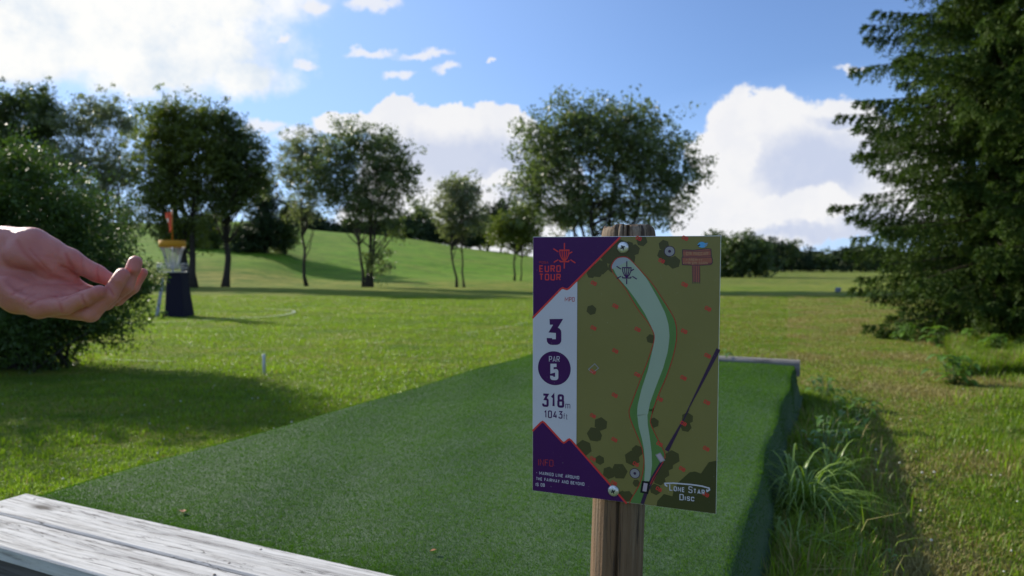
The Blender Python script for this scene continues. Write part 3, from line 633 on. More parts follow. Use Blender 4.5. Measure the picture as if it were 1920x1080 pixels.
    p.ribbon([E1(195, 802), E1(178, 790), E1(175, 776), E1(250, 774), E1(400, 786), E1(500, 800), E1(562, 818), E1(566, 832), E1(545, 846), E1(540, 830)], .00062, 'white', 5.6)
    put(mesh_obj('printed_face', p.V, p.F, p.mats, root, False, p.M))
    # screws
    for c in (S(1169, 464), S(1151, 919)):
        g = Geo(); n = 28; R_ = .0090
        rings = [(R_, 0), (R_, .0006), (R_ * .93, .0020), (R_ * .72, .0036), (R_ * .4, .0042)]
        V = [(c[0] + r * math.cos(i * 2 * math.pi / n), -(STH / 2 + .001 + y), c[1] + r * math.sin(i * 2 * math.pi / n)) for r, y in rings for i in range(n)]; F = []
        for q in range(len(rings) - 1):
            for i in range(n): i2 = (i + 1) % n; F.append((q * n + i, q * n + i2, (q + 1) * n + i2, (q + 1) * n + i))
        F.append(tuple((len(rings) - 1) * n + i for i in range(n))); g.add(V, F)
        a0 = .5
        for t in (a0, a0 + math.pi / 2):
            d = np.array([math.cos(t), 0, math.sin(t)]); e = np.array([-d[2], 0, d[0]]); o3 = np.array([c[0], -(STH / 2 + .0054), c[1]])
            g.add([o3 + d * .0036 * a + e * .0011 * b for a, b in ((-1, -1), (1, -1), (1, 1), (-1, 1))], [(0, 1, 2, 3)], 1)
        put(g.obj('screw', [plain('zinc_screw', (.62, .63, .62), .42, .75, var=.3, scale=400), plain('screw_slot', (.02, .02, .02), .8)], root))
    # round post: cracked, weathered, slightly leaning
    tb = np.array([SO[0] + .344 * .049 + .939 * .0021, SO[1] + .939 * .049 - .344 * .0021, 1.274]); bb = np.array([SO[0] + .344 * .049 - .939 * .0187, SO[1] + .939 * .049 + .344 * .0187, .65])
    dirn = (bb - tb) / (tb[2] - bb[2]); base = tb + dirn * (tb[2] + .3)
    nz, na = 260, 160; rg = np.random.default_rng(9); V = []; F = []
    # crack angles as seen from the viewer: angle -90deg faces the viewer
    va = math.atan2(-tb[1], -tb[0])
    cracks = [(va - 1.02 + .28, .055, .013, 1), (va + .02 - .30, .045, .011, .9), (va + .20, .06, .016, 1), (va + 2.5, .06, .014, 1), (va - 2.2, .05, .01, 1)]
    cracks = [(va - .44, .035, .012, 1.274 - .08), (va - .02, .05, .015, -1), (va + .115 - .32, .03, .010, 1.0), (va + 2.5, .06, .014, -1), (va - 2.2, .05, .01, -1)]
    zs = np.concatenate([np.linspace(-.3, 1.247, nz - 16), 1.247 + .022 * np.linspace(0.07, 1, 16)])
    for i, z in enumerate(zs):
        c = tb + dirn * (tb[2] - z)
        rad = .0432 if z > 1.0 else .0412 + .002 * z
        top = max(0.0, (z - 1.248) / .021)
        rad2 = rad * (1 - .11 * top ** 3)
        for j in range(na):
            a = 2 * math.pi * j / na; r = rad2 + .0007 * math.sin(3 * a + z * 4) + .0004 * math.sin(11 * a + 2 * math.sin(z * 9)) + .00022 * math.sin(37 * a + 3 * math.sin(z * 5))
            for (ca, w, dep, zmin) in cracks:
                if z < zmin: continue
                da = (a - ca - .04 * math.sin(z * 6 + ca) + math.pi) % (2 * math.pi) - math.pi
                r -= dep * math.exp(-(da / w) ** 2) * (1.0 if zmin < 0 else min(1, (z - zmin) / .05))
            zz = z + (.0018 * math.sin(a * 5) + .0012 * math.sin(a * 13)) * top
            V.append((c[0] + r * math.cos(a), c[1] + r * math.sin(a), zz))
    m_, n_ = len(zs), na
    # weathered end grain: inner rings
    for q in range(1, 9):
        c = tb; rr2 = .0432 * .89 * (1 - q / 9)
        for j in range(na):
            a = 2 * math.pi * j / na; V.append((c[0] + rr2 * math.cos(a), c[1] + rr2 * math.sin(a), 1.269 + .0022 * math.sin(a * 3 + q) + .0012 * math.sin(a * 9 + q * 2) + .001 * q / 9))
    for i in range(m_ + 8 - 1):
        for j in range(na): j2 = (j + 1) % na; F.append((i * na + j, i * na + j2, (i + 1) * na + j2, (i + 1) * na + j))
    F.append(tuple((m_ + 7) * na + j for j in range(na)))
    m, nt, b = newmat('weathered_post'); k = NB(nt)
    f = k.noise(k.coord((90, 90, 3.0)), 1, 8, .75, .3); f2 = k.noise(k.coord((14, 14, 1.6)), 1, 5, .6); f3 = k.noise(k.coord(), 230, 3, .7)
    c = k.ramp(f, [(.28, (.045, .032, .021)), (.48, (.135, .098, .065)), (.74, (.31, .25, .185))])
    c = k.mix(k.ramp(f2, [(.44, (0, 0, 0)), (.66, (1, 1, 1))]), c, (.17, .10, .055))
    c = k.mix(k.ramp(k.noise(k.coord((55, 55, 2.2)), 1, 6, .7, .5), [(.56, (0, 0, 0)), (.62, (.9, .9, .9))]), c, (.045, .032, .025))
    k.L.new(c, b.inputs['Base Color']); b.inputs['Roughness'].default_value = .85; b.inputs['Specular IOR Level'].default_value = .2
    k.bump(k.math('ADD', f, k.math('MULTIPLY', f3, .4)), b, .9, .0025)
    V = np.array(V) - SO
    mesh_obj('post', V, F, m, root, True)
build_sign()
# ------------------------------------------------------------------ trees
M_BARK = barkmat('grey_bark', (.022, .018, .015), (.065, .055, .045))
M_BARKL = barkmat('pale_bark', (.07, .062, .05), (.17, .155, .13))
LF = dict(willow=leafmat('willow_leaf', (.055, .082, .028), (.17, .215, .085), trans=.42, rough=.42, spec=.5),
          dark=leafmat('dark_leaf', (.036, .058, .016), (.11, .155, .040), trans=.36, rough=.45),
          silver=leafmat('silver_leaf', (.10, .12, .070), (.26, .29, .18), trans=.42, rough=.45, spec=.5),
          olive=leafmat('olive_leaf', (.060, .082, .016), (.17, .21, .045), trans=.45, rough=.45),
          conifer=leafmat('conifer_foliage', (.018, .032, .014), (.05, .078, .03), trans=.10, rough=.6, spec=.2),
          bush=leafmat('bush_leaf', (.032, .070, .012), (.075, .125, .017), trans=.34, rough=.50, spec=.4),
          spruce=leafmat('spruce_needles', (.015, .036, .008), (.072, .115, .020), trans=.22, rough=.6, spec=.12))

def crown_points(lobes, n, rng, shell=.55, clump=.5, per=22):
    """clump centres biased to the outside of each lobe, leaves scattered round them"""
    vol = np.array([l[3] * l[4] * l[5] for l in lobes]) ** .75; vol /= vol.sum(); C = []
    for l, w in zip(lobes, vol):
        k = max(3, int(n * w / per)); d = rng.normal(size=(k, 3)); d /= np.linalg.norm(d, axis=1)[:, None]
        r = (shell + (1 - shell) * rng.random(k)) ** 1.0; r *= 1 + .13 * np.clip(rng.normal(size=k), -1.6, 1.6)
        cc = np.array(l[:3]) + d * r[:, None] * np.array(l[3:6])
        m = 4; sub = cc[:k // m + 1]                       # limbs, each carrying a few sprays of leaves
        out = sub - np.array(l[:3]); out /= np.linalg.norm(out, axis=1)[:, None] + 1e-6
        off = rng.normal(size=(len(sub), m, 3)) * clump * np.array([1, 1, .8]) + out[:, None] * rng.uniform(-1.6, .9, (len(sub), m, 1)) * clump
        C.append((sub[:, None] + off).reshape(-1, 3))
    C = np.concatenate(C); sz = clump * .52 * rng.uniform(.45, 1.5, len(C))
    P = C[:, None] + np.clip(rng.normal(size=(len(C), per, 3)), -1.5, 1.5) * sz[:, None, None] * np.array([1, 1, .75])
    t = rng.normal(0, .16, len(C))[:, None] + rng.normal(0, .12, (len(C), per)) + .45
    return C, P.reshape(-1, 3), np.clip(t.ravel(), 0, 1)

def bend(a, b, sag, rng, n=7, j=.04):
    a = np.array(a, float); b = np.array(b, float); L = np.linalg.norm(b - a); out = []
    ph = rng.normal(size=3)
    for t in np.linspace(0, 1, n): out.append(a + (b - a) * t + np.array([0, 0, sag * L]) * math.sin(math.pi * t) + ph * L * j * math.sin(math.pi * t) + rng.normal(size=3) * L * .008)
    return out

def tree(name, label, cat, px, base_py, Y, lobes_px, leaf='willow', n=14000, lsize=.2, clump=.55, stems=None, trunk_r=.16, seed=1, group=None, bark=None, asp=.5, shell=.5, nbr=60, down=0.0, per=22, depth=.8, limb=True):
    """lobes given as measured centres and radii in the frontal plane at distance Y"""
    rng = np.random.default_rng(seed); sc = Y / 1280
    b0 = at_y(px, base_py, Y); gz = float(height(b0[0], Y)); base = np.array([b0[0], Y, gz])
    lobes = []
    for i, (lx, ly, rx, ry) in enumerate(lobes_px):
        c = at_y(lx, ly, Y) - base; rr = (rx + ry) / 2 * sc * depth
        lobes.append((c[0], rng.uniform(-.35, .35) * rr * (0 if i == 0 else 1), c[2], rx * sc, rr, ry * sc))
    root = empty(name, base, label, cat, group)
    C, P, T = crown_points(lobes, n, rng, shell, clump, per)
    V, F = leaves(P, lsize, asp, rng=rng, down=down); ti = np.clip(T, 0, 1)
    mesh_obj('crown', V, F, LF[leaf], root, tint=ti)
    g = Geo(); stems = stems or [(0, 0)]
    top = max(l[2] + l[5] for l in lobes); ends = []
    for k, (dx, tx) in enumerate(stems):           # foot offset and head offset in photo pixels
        foot = np.array([dx * sc, rng.uniform(-.2, .2) * (k > 0), -.15]); l = lobes[k % len(lobes)]
        head = np.array([tx * sc, rng.uniform(-.5, .5), top * rng.uniform(.72, .86)])
        pth = bend(foot, head, 0.0, rng, 10, .03 if len(stems) > 1 else .008); r = trunk_r * (1 if k == 0 else rng.uniform(.6, .9))
        R = [r * (1.35 if i == 0 else 1) * (1 - .86 * (i / 9) ** .9) for i in range(10)]; g.tube(pth, R, 9)
        ends.append((pth, R))
    idx = rng.choice(len(C), min(nbr, len(C)), replace=False)
    for q in idx:
        pth, R = ends[rng.integers(len(ends))]; c = C[q]
        cand = [i for i in range(2, 9) if pth[i][2] < c[2] - .12 * top] or [2]
        i = min(cand, key=lambda i: abs(pth[i][2] - (c[2] - .22 * top))); bp = bend(pth[i], c, -.06 if c[2] > pth[i][2] else .08, rng, 6)
        r = min(R[i] * .55, .02 + .012 * np.linalg.norm(c - pth[i])); g.tube(bp, [r * (1 - .8 * t) for t in np.linspace(0, 1, 6)], 5)
    g.obj('trunk', bark or M_BARK, root)
    return root

GT = 'trees along the far side of the fairway'
tree('willow_tree', 'largest round willow, standing directly behind the sign, many stems', 'tree', 1130, 545, 40,
     [(1135, 290, 120, 110), (1040, 300, 85, 95), (1230, 300, 80, 80), (1090, 235, 80, 62), (1185, 230, 70, 55), (1010, 250, 40, 50), (1000, 370, 60, 60), (1265, 350, 55, 55), (1130, 390, 120, 50), (1225, 395, 60, 50), (1060, 400, 70, 45), (1290, 300, 30, 30)],
     'willow', 46000, .20, .46, [(0, -10), (-22, -90), (18, 60), (40, 120), (-40, -40), (8, 25)], .15, 11, GT, nbr=130, shell=.35)
tree('willow_tree', 'leaning willow with several stems and a low sprout, left of the pair of thin trunks', 'tree', 685, 539, 45,
     [(690, 330, 80, 75), (640, 300, 60, 58), (740, 310, 46, 62), (705, 265, 55, 34), (650, 262, 40, 34), (600, 320, 42, 48), (760, 350, 30, 40), (700, 390, 75, 34), (630, 365, 50, 34), (715, 500, 20, 26), (708, 470, 16, 24), (735, 425, 30, 30)],
     'willow', 29000, .18, .38, [(0, -8), (-4, -62), (6, 18), (8, 50)], .14, 12, GT, nbr=110, shell=.35)
tree('birch_tree', 'slim tree with one thin dark trunk, airy crown left of the leaning willow', 'tree', 573, 531, 47,
     [(575, 300, 40, 52), (555, 280, 40, 34), (540, 330, 34, 50), (600, 285, 34, 34), (590, 370, 34, 40), (560, 400, 28, 26)], 'silver', 11000, .17, .38, [(0, -4)], .13, 13, GT, nbr=50, shell=.2)
tree('twin_trunk_tree', 'small round tree on two thin parallel trunks in the gap left of the sign', 'tree', 863, 531, 46,
     [(862, 385, 46, 45), (850, 350, 30, 26), (880, 360, 28, 30), (835, 400, 26, 34), (890, 410, 24, 30), (860, 430, 34, 24)], 'silver', 13000, .17, .34, [(-5, -8), (7, 6)], .09, 14, GT, nbr=60, shell=.3)
tree('broad_tree', 'broad dark domed tree behind the practice basket', 'tree', 352, 535, 43,
     [(330, 260, 70, 60), (290, 290, 45, 75), (375, 260, 55, 55), (320, 215, 55, 28), (370, 225, 45, 26), (300, 370, 45, 70), (355, 340, 60, 60), (400, 300, 36, 60), (330, 430, 60, 44)],
     'olive', 35000, .20, .42, [(0, -20), (-12, -45), (10, 24)], .30, 15, GT, nbr=90, shell=.35)
tree('round_tree', 'dark tree with one stout bare trunk just right of the domed tree', 'tree', 424, 534, 44,
     [(440, 265, 42, 50), (465, 300, 32, 55), (425, 310, 42, 55), (420, 225, 30, 26), (455, 350, 40, 50), (420, 380, 36, 40), (480, 330, 22, 40)],
     'dark', 22000, .19, .40, [(0, 6)], .24, 16, GT, nbr=80, shell=.35)
tree('pale_willow', 'silvery open-crowned tree left of the domed tree', 'tree', 205, 530, 50,
     [(150, 230, 46, 50), (200, 215, 44, 42), (235, 240, 24, 50), (150, 310, 55, 60), (215, 320, 40, 60), (180, 390, 60, 50), (245, 330, 22, 60), (235, 420, 30, 40)],
     'silver', 30000, .18, .40, [(0, -20), (10, 20), (-14, -50), (34, 40)], .14, 17, GT, nbr=90, shell=.25)
tree('tall_tree', 'dark leafy tree at the far left corner of the tree row', 'tree', 25, 520, 52,
     [(20, 260, 45, 90), (35, 190, 28, 38), (-10, 240, 40, 70), (10, 380, 60, 80), (-50, 330, 60, 90)], 'dark', 42000, .22, .45, [(0, 0)], .25, 18, GT, nbr=40, shell=.45)
tree('tall_tree', 'dark pointed tree between the far left corner tree and the silvery tree', 'tree', 84, 520, 51,
     [(82, 240, 26, 55), (80, 190, 12, 30), (98, 220, 14, 40), (80, 320, 38, 60), (85, 400, 50, 60)], 'dark', 28000, .21, .40, [(0, 0)], .2, 19, GT, nbr=30, shell=.45)
# dark clump on the shaded bank between the trunks
GB = 'bushes on the shaded bank'
tree('bank_spruce', 'dark pointed spruce on the shaded bank', 'tree', 495, 478, 66, [(495, 425, 34, 50), (497, 375, 20, 44), (492, 340, 10, 26), (470, 450, 30, 30)], 'conifer', 16000, .26, .4, [(0, 0)], .2, 20, None, nbr=20, shell=.4)
tree('bank_bush', 'dark bush on the bank right of the pointed spruce', 'bush', 535, 476, 68, [(535, 430, 26, 42), (545, 395, 16, 28), (520, 455, 24, 20)], 'dark', 12000, .22, .38, [(0, 0)], .12, 21, GB, nbr=14, shell=.4)
tree('bank_bush', 'low dark bush between the two stout bare trunks', 'bush', 455, 470, 67, [(455, 440, 22, 28), (440, 460, 16, 14)], 'dark', 3500, .22, .35, [(0, 0)], .1, 22, GB, nbr=10, shell=.4)
tree('bank_bush', 'dark bush on the bank seen between the domed tree and the stout bare trunk', 'bush', 393, 474, 69, [(393, 440, 24, 34), (385, 415, 18, 24), (405, 455, 20, 20)], 'dark', 8000, .22, .38, [(0, 0)], .12, 23, GB, nbr=14, shell=.4)
tree('bank_bush', 'dark bush on the bank close behind the basket', 'bush', 350, 474, 70, [(350, 435, 26, 38), (365, 455, 20, 20), (330, 450, 22, 28)], 'dark', 8000, .22, .38, [(0, 0)], .12, 24, GB, nbr=14, shell=.4)
# trees on and behind the hill crest
GH = 'trees behind the hill crest'
for k, (px, pt, w, kind, lab, bp) in enumerate([(600, 418, 22, 'conifer', 'small dark conifer behind the hill, seen left of the leaning willow stem', 445), (628, 428, 16, 'conifer', 'smallest dark tree on the hill crest left of the willow stems', 445),
        (660, 415, 22, 'dark', 'dark tree on the crest seen between the willow stems', 440), (735, 418, 26, 'dark', 'dark tree on the crest behind the willow sprout', 442), (785, 378, 30, 'willow', 'bushy dark tree on the crest, leftmost of those around the twin trunks', 455),
        (812, 420, 18, 'conifer', 'low conifer on the crest close left of the twin trunks', 455), (915, 395, 22, 'conifer', 'dark conifer on the crest close right of the twin trunks', 458), (940, 375, 24, 'conifer', 'taller pointed conifer on the crest left of the big willow', 460), (900, 420, 20, 'dark', 'low dark bush on the crest at the foot of the small conifer', 460),
        (400, 402, 34, 'dark', 'crest tree seen low between the domed tree and the stout bare trunk', 452), (565, 392, 24, 'dark', 'crest tree right behind the slim birch stem', 448), (585, 405, 22, 'conifer', 'conifer on the crest just right of the slim birch stem', 446), (700, 420, 24, 'dark', 'broad low tree on the crest behind the main willow trunk', 442),
        (760, 398, 24, 'conifer', 'conifer on the crest at the right rim of the leaning willow', 452), (842, 424, 18, 'dark', 'low round tree on the crest seen behind the twin trunks', 458), (880, 428, 18, 'conifer', 'low conifer on the crest just right of the twin trunks', 460), (968, 418, 22, 'dark', 'dark tree on the crest beside the left sign edge', 466)]):
    hh = (bp - pt) / 2
    tree('crest_tree', lab, 'tree', px, bp, 122, [(px, pt + hh * 1.15, w, hh * .95), (px + 4, pt + hh * .5, w * .6, hh * .5)], kind, 5200, .45, .7, [(0, 0)], .2, 30 + k, GH, nbr=8, shell=.35)
tree('hanging_willow', 'low drooping olive bush beside the left edge of the sign', 'bush', 965, 500, 58, [(960, 425, 44, 34), (985, 400, 30, 28), (935, 445, 22, 20), (995, 440, 24, 34)], 'olive', 14000, .2, .42, [(0, 0), (12, 18)], .1, 41, None, nbr=40, shell=.3)
# right hand side
tree('round_bush', 'large dark round bush standing alone in the field right of the sign', 'bush', 1392, 520, 100, [(1390, 480, 44, 36), (1365, 490, 26, 28), (1415, 480, 28, 34), (1390, 460, 30, 20), (1435, 500, 14, 16), (1350, 505, 20, 14)],
     'dark', 24000, .38, .7, [(0, 0)], .25, 42, None, nbr=12, shell=.5)
tree('distant_round_tree', 'domed tree whose top shows above the right corner of the sign', 'tree', 1344, 515, 170, [(1344, 450, 20, 20), (1335, 475, 26, 26), (1360, 480, 20, 26)], 'dark', 7000, .6, 1.0, [(0, 0)], .3, 43, None, nbr=5, shell=.5)
GF = 'taller trees in the far forest edge'
for k, (px, pt, w, kind, lab) in enumerate([(1458, 447, 13, 'conifer', 'tallest dark tree of the far forest edge'), (1484, 451, 10, 'dark', 'second tall tree of the far forest, right of the tallest'), (1433, 452, 12, 'conifer', 'far forest tree rising behind the round field bush'),
        (1515, 470, 8, 'conifer', 'narrow conifer in the middle of the far forest edge'), (1586, 462, 7, 'conifer', 'slim pine in the far forest edge close to the big spruce'), (1622, 464, 14, 'dark', 'rounded far tree beside the big spruce branch tips'), (1545, 474, 9, 'dark', 'low rounded far tree right of the narrow conifer')]):
    hh = (513 - pt) / 2
    tree('forest_edge_tree', lab, 'tree', px, 512, 285, [(px, pt + hh * 1.1, w, hh), (px, pt + hh * .5, w * .6, hh * .5)], kind, 1500, 1.0, 1.6, [(0, 0)], .3, 50 + k, GF, nbr=3, shell=.4)
def forest():
    rng = np.random.default_rng(77); P = []; T = []
    g = Geo()
    for i in range(420):
        px = rng.uniform(1180, 1990); Y = rng.uniform(292, 330)
        top = 471 - 8 * (px < 1500) + 6 * math.sin(px * .03) + rng.normal() * 3.2; x = at_y(px, 505, Y)[0]; h = (505 - top) * Y / 1280 + 1.2; w = rng.uniform(2.0, 3.6)
        n = 190; t = rng.random(n) ** .8; a = rng.uniform(0, 6.28, n); con = rng.random() < .6
        r = w * (1 - t) ** .8 * rng.uniform(.5, 1.1, n) if con else w * np.sqrt(np.clip(1 - (2 * t - .9) ** 2 / 1.4, 0, 1)) * rng.uniform(.5, 1.1, n)
        P.append(np.stack([x + r * np.cos(a), Y + r * np.sin(a), .8 + t * (h - .8)], 1)); T.append(np.full(n, rng.uniform(0, .8)) + rng.normal(0, .1, n))
    P = np.concatenate(P); T = np.clip(np.concatenate(T), 0, 1); V, F = leaves(P, 1.25, .7, rng=rng)
    o = mesh_obj('forest', V, F, LF['conifer'], tint=T); tag(o, 'dark band of distant forest along the far edge of the field', 'forest', kind='stuff')
forest()

# trees hidden behind the right-hand spruces and out of frame on the left that close the view
tree('side_tree', 'dark tree beyond the left bush, mostly outside the picture', 'tree', -140, 530, 48, [(-140, 260, 90, 110), (-120, 400, 80, 80)], 'dark', 9000, .22, .5, [(0, 0)], .25, 61, None, nbr=10, shell=.5)

# ------------------------------------------------------------------ left bush
def bush(name, label, px, py, Y, lobes_px, n, lsize, seed, stems=26, core=None):
    rng = np.random.default_rng(seed); sc = Y / 1280; base = on_z(px, py, 0.0); base[1] = Y
    lobes = []
    for (lx, ly, rx, ry) in lobes_px:
        c = at_y(lx, ly, Y) - base; rr = (rx + ry) / 2 * sc * .85; lobes.append((c[0], rng.uniform(-.3, .3) * rr, c[2], rx * sc, rr, ry * sc))
    root = empty(name, base, label, 'bush')
    C, P, T = crown_points(lobes, n, rng, .15, .11, 16); keep = P[:, 2] > .02; P = P[keep]; T = T[keep]
    # yellower tint higher up: the sunlit look of the upper leaves put into their colour
    T = np.clip(T + .25 * sstep(1.6, 2.8, P[:, 2]), 0, 1)
    V, F = leaves(P, lsize, .52, .3, rng); mesh_obj('foliage', V, F, LF['bush'], root, tint=T)
    g = Geo()
    for i in range(stems * 5):
        c = C[rng.integers(len(C))]; f = np.array([rng.normal() * .35, rng.normal() * .3, -.05]); bp = bend(f, c, .1, rng, 8); g.tube(bp, [.016 * (1 - .8 * t) for t in np.linspace(0, 1, 8)], 5)
    g.obj('stems', M_BARK, root); return root
bush('leafy_bush', 'big dark leafy bush at the left, behind the open hand', 20, 690, 8.4,
     [(-10, 400, 150, 150), (40, 330, 75, 80), (120, 430, 110, 120), (200, 510, 80, 90), (90, 560, 170, 130), (190, 600, 90, 60), (-120, 480, 170, 200), (20, 620, 200, 90), (250, 540, 42, 60), (-250, 450, 160, 220)],
     185000, .042, 71)

# ------------------------------------------------------------------ spruces
def spruce(name, label, x, y, H, Lmax, zpeak, seed, rtrunk=.16, z0=.25, dens=1.0, lean_out=0.0, nsz=.058):
    rng = np.random.default_rng(seed); gz = float(height(x, y)); root = empty(name, (x, y, gz), label, 'tree')
    g = Geo(); tp = [(.0 + .02 * math.sin(z), .02 * math.cos(z * .8), z) for z in np.linspace(-.2, H, 16)]; g.tube(tp, [rtrunk * (1 - .93 * i / 15) for i in range(16)], 12)
    cV = []; cT = []; z = z0; AX = []
    while z < H - .15:
        prof = Lmax * (1 - .32 * max(0, (zpeak - z) / zpeak) ** 1.5) if z < zpeak else Lmax * max(.03, 1 - (z - zpeak) / (H - zpeak)) ** .95
        nb = rng.integers(6, 9); a0 = rng.uniform(0, 6.28)
        for q in range(nb):
            a = a0 + 6.283 * q / nb + rng.normal() * .16; L = prof * rng.uniform(.66, 1.12); zz = z + rng.uniform(-.1, .1)
            n = max(6, int(L / .11)); dr = np.array([math.cos(a), math.sin(a), 0]); low = max(0, 1 - z / (H * .7)); pts = []
            for t in np.linspace(0, 1, n): pts.append(np.array([0, 0, zz]) + dr * L * t + np.array([0, 0, L * ((.18 - .30 * low) * t - (.30 * low) * t * t + .20 * t ** 3 * low)]) + np.array([-dr[1], dr[0], 0]) * L * .04 * math.sin(t * 5 + q))
            g.tube(pts, [max(.004, .022 * (L / 2.5) * (1 - .85 * t)) for t in np.linspace(0, 1, n)], 5)
            side = np.array([-dr[1], dr[0], 0]); tone = rng.normal(0, .13)
            for k in range(1, n):
                t = k / (n - 1); p = pts[k]
                for sgn in (-1, 1):
                    for rep in range(2 if dens > .8 else 1):
                        tl = (.24 + .36 * (1 - abs(2 * t - .9))) * min(1, L / 1.4) * rng.uniform(.55, 1.15)
                        if t > .9: tl = .15
                        d = dr * rng.uniform(.35, .9) + side * sgn * rng.uniform(.35, 1) + np.array([0, 0, -rng.uniform(.25, 1.4) * (.55 + .6 * low)]); d /= np.linalg.norm(d)
                        AX.append((p, d, tl, tone + rng.normal(0, .08) + .10 * t))
            AX.append((pts[-1] - dr * .05, dr * .9 + np.array([0, 0, .1]), .16, tone + .15))
        z += rng.uniform(.15, .24) * (1 if dens > .8 else 1.3)
    # needles along every twig
    P0 = np.array([a[0] for a in AX]); D = np.array([a[1] for a in AX]); L = np.array([a[2] for a in AX]); T0 = np.array([a[3] for a in AX]); m = int(25 * dens); N = len(AX)
    t = (np.arange(m) + .5)[None] / m + rng.uniform(-.04, .04, (N, m)); sag = -.22 * t ** 2 * L[:, None]
    B = P0[:, None] + D[:, None] * (t * L[:, None])[..., None]; B[..., 2] += sag; B = B.reshape(-1, 3); Dr = np.repeat(D, m, 0); n = len(B)
    w = rng.normal(size=(n, 3)); w -= (w * Dr).sum(1)[:, None] * Dr; w /= np.linalg.norm(w, axis=1)[:, None]
    nd = Dr * .62 + w * .75; ln = (nsz * rng.uniform(.7, 1.4, n))[:, None]; s = np.cross(nd, rng.normal(size=(n, 3))); s /= np.linalg.norm(s, axis=1)[:, None]; s *= nsz * .17
    V = np.stack([B - s, B + s, B + nd * ln + s * .4, B + nd * ln - s * .4], 1).reshape(-1, 3); F = np.arange(n * 4).reshape(n, 4)
    ti = np.clip(.42 + np.repeat(T0, m) + rng.normal(0, .1, n) + .15 * np.tile(t[0], N), 0, 1)
    mesh_obj('needles', V, F, LF['spruce'], root, tint=ti); g.obj('trunk', barkmat('spruce_bark', (.03, .022, .017), (.09, .065, .05)), root); return root
spruce('spruce_tree', 'tall dark spruce filling the right side, branches reaching over the field', 8.3, 11.6, 11.0, 2.5, 4.0, 81)
spruce('spruce_tree', 'second spruce at the right edge, nearer, its low branches lit yellow green', 8.75, 9.6, 9.5, 1.85, 2.2, 82, .12)
spruce('spruce_tree', 'third spruce behind the other two at the right edge', 10.9, 13.2, 12.0, 2.8, 4.0, 83, .16, dens=.75, nsz=.07)

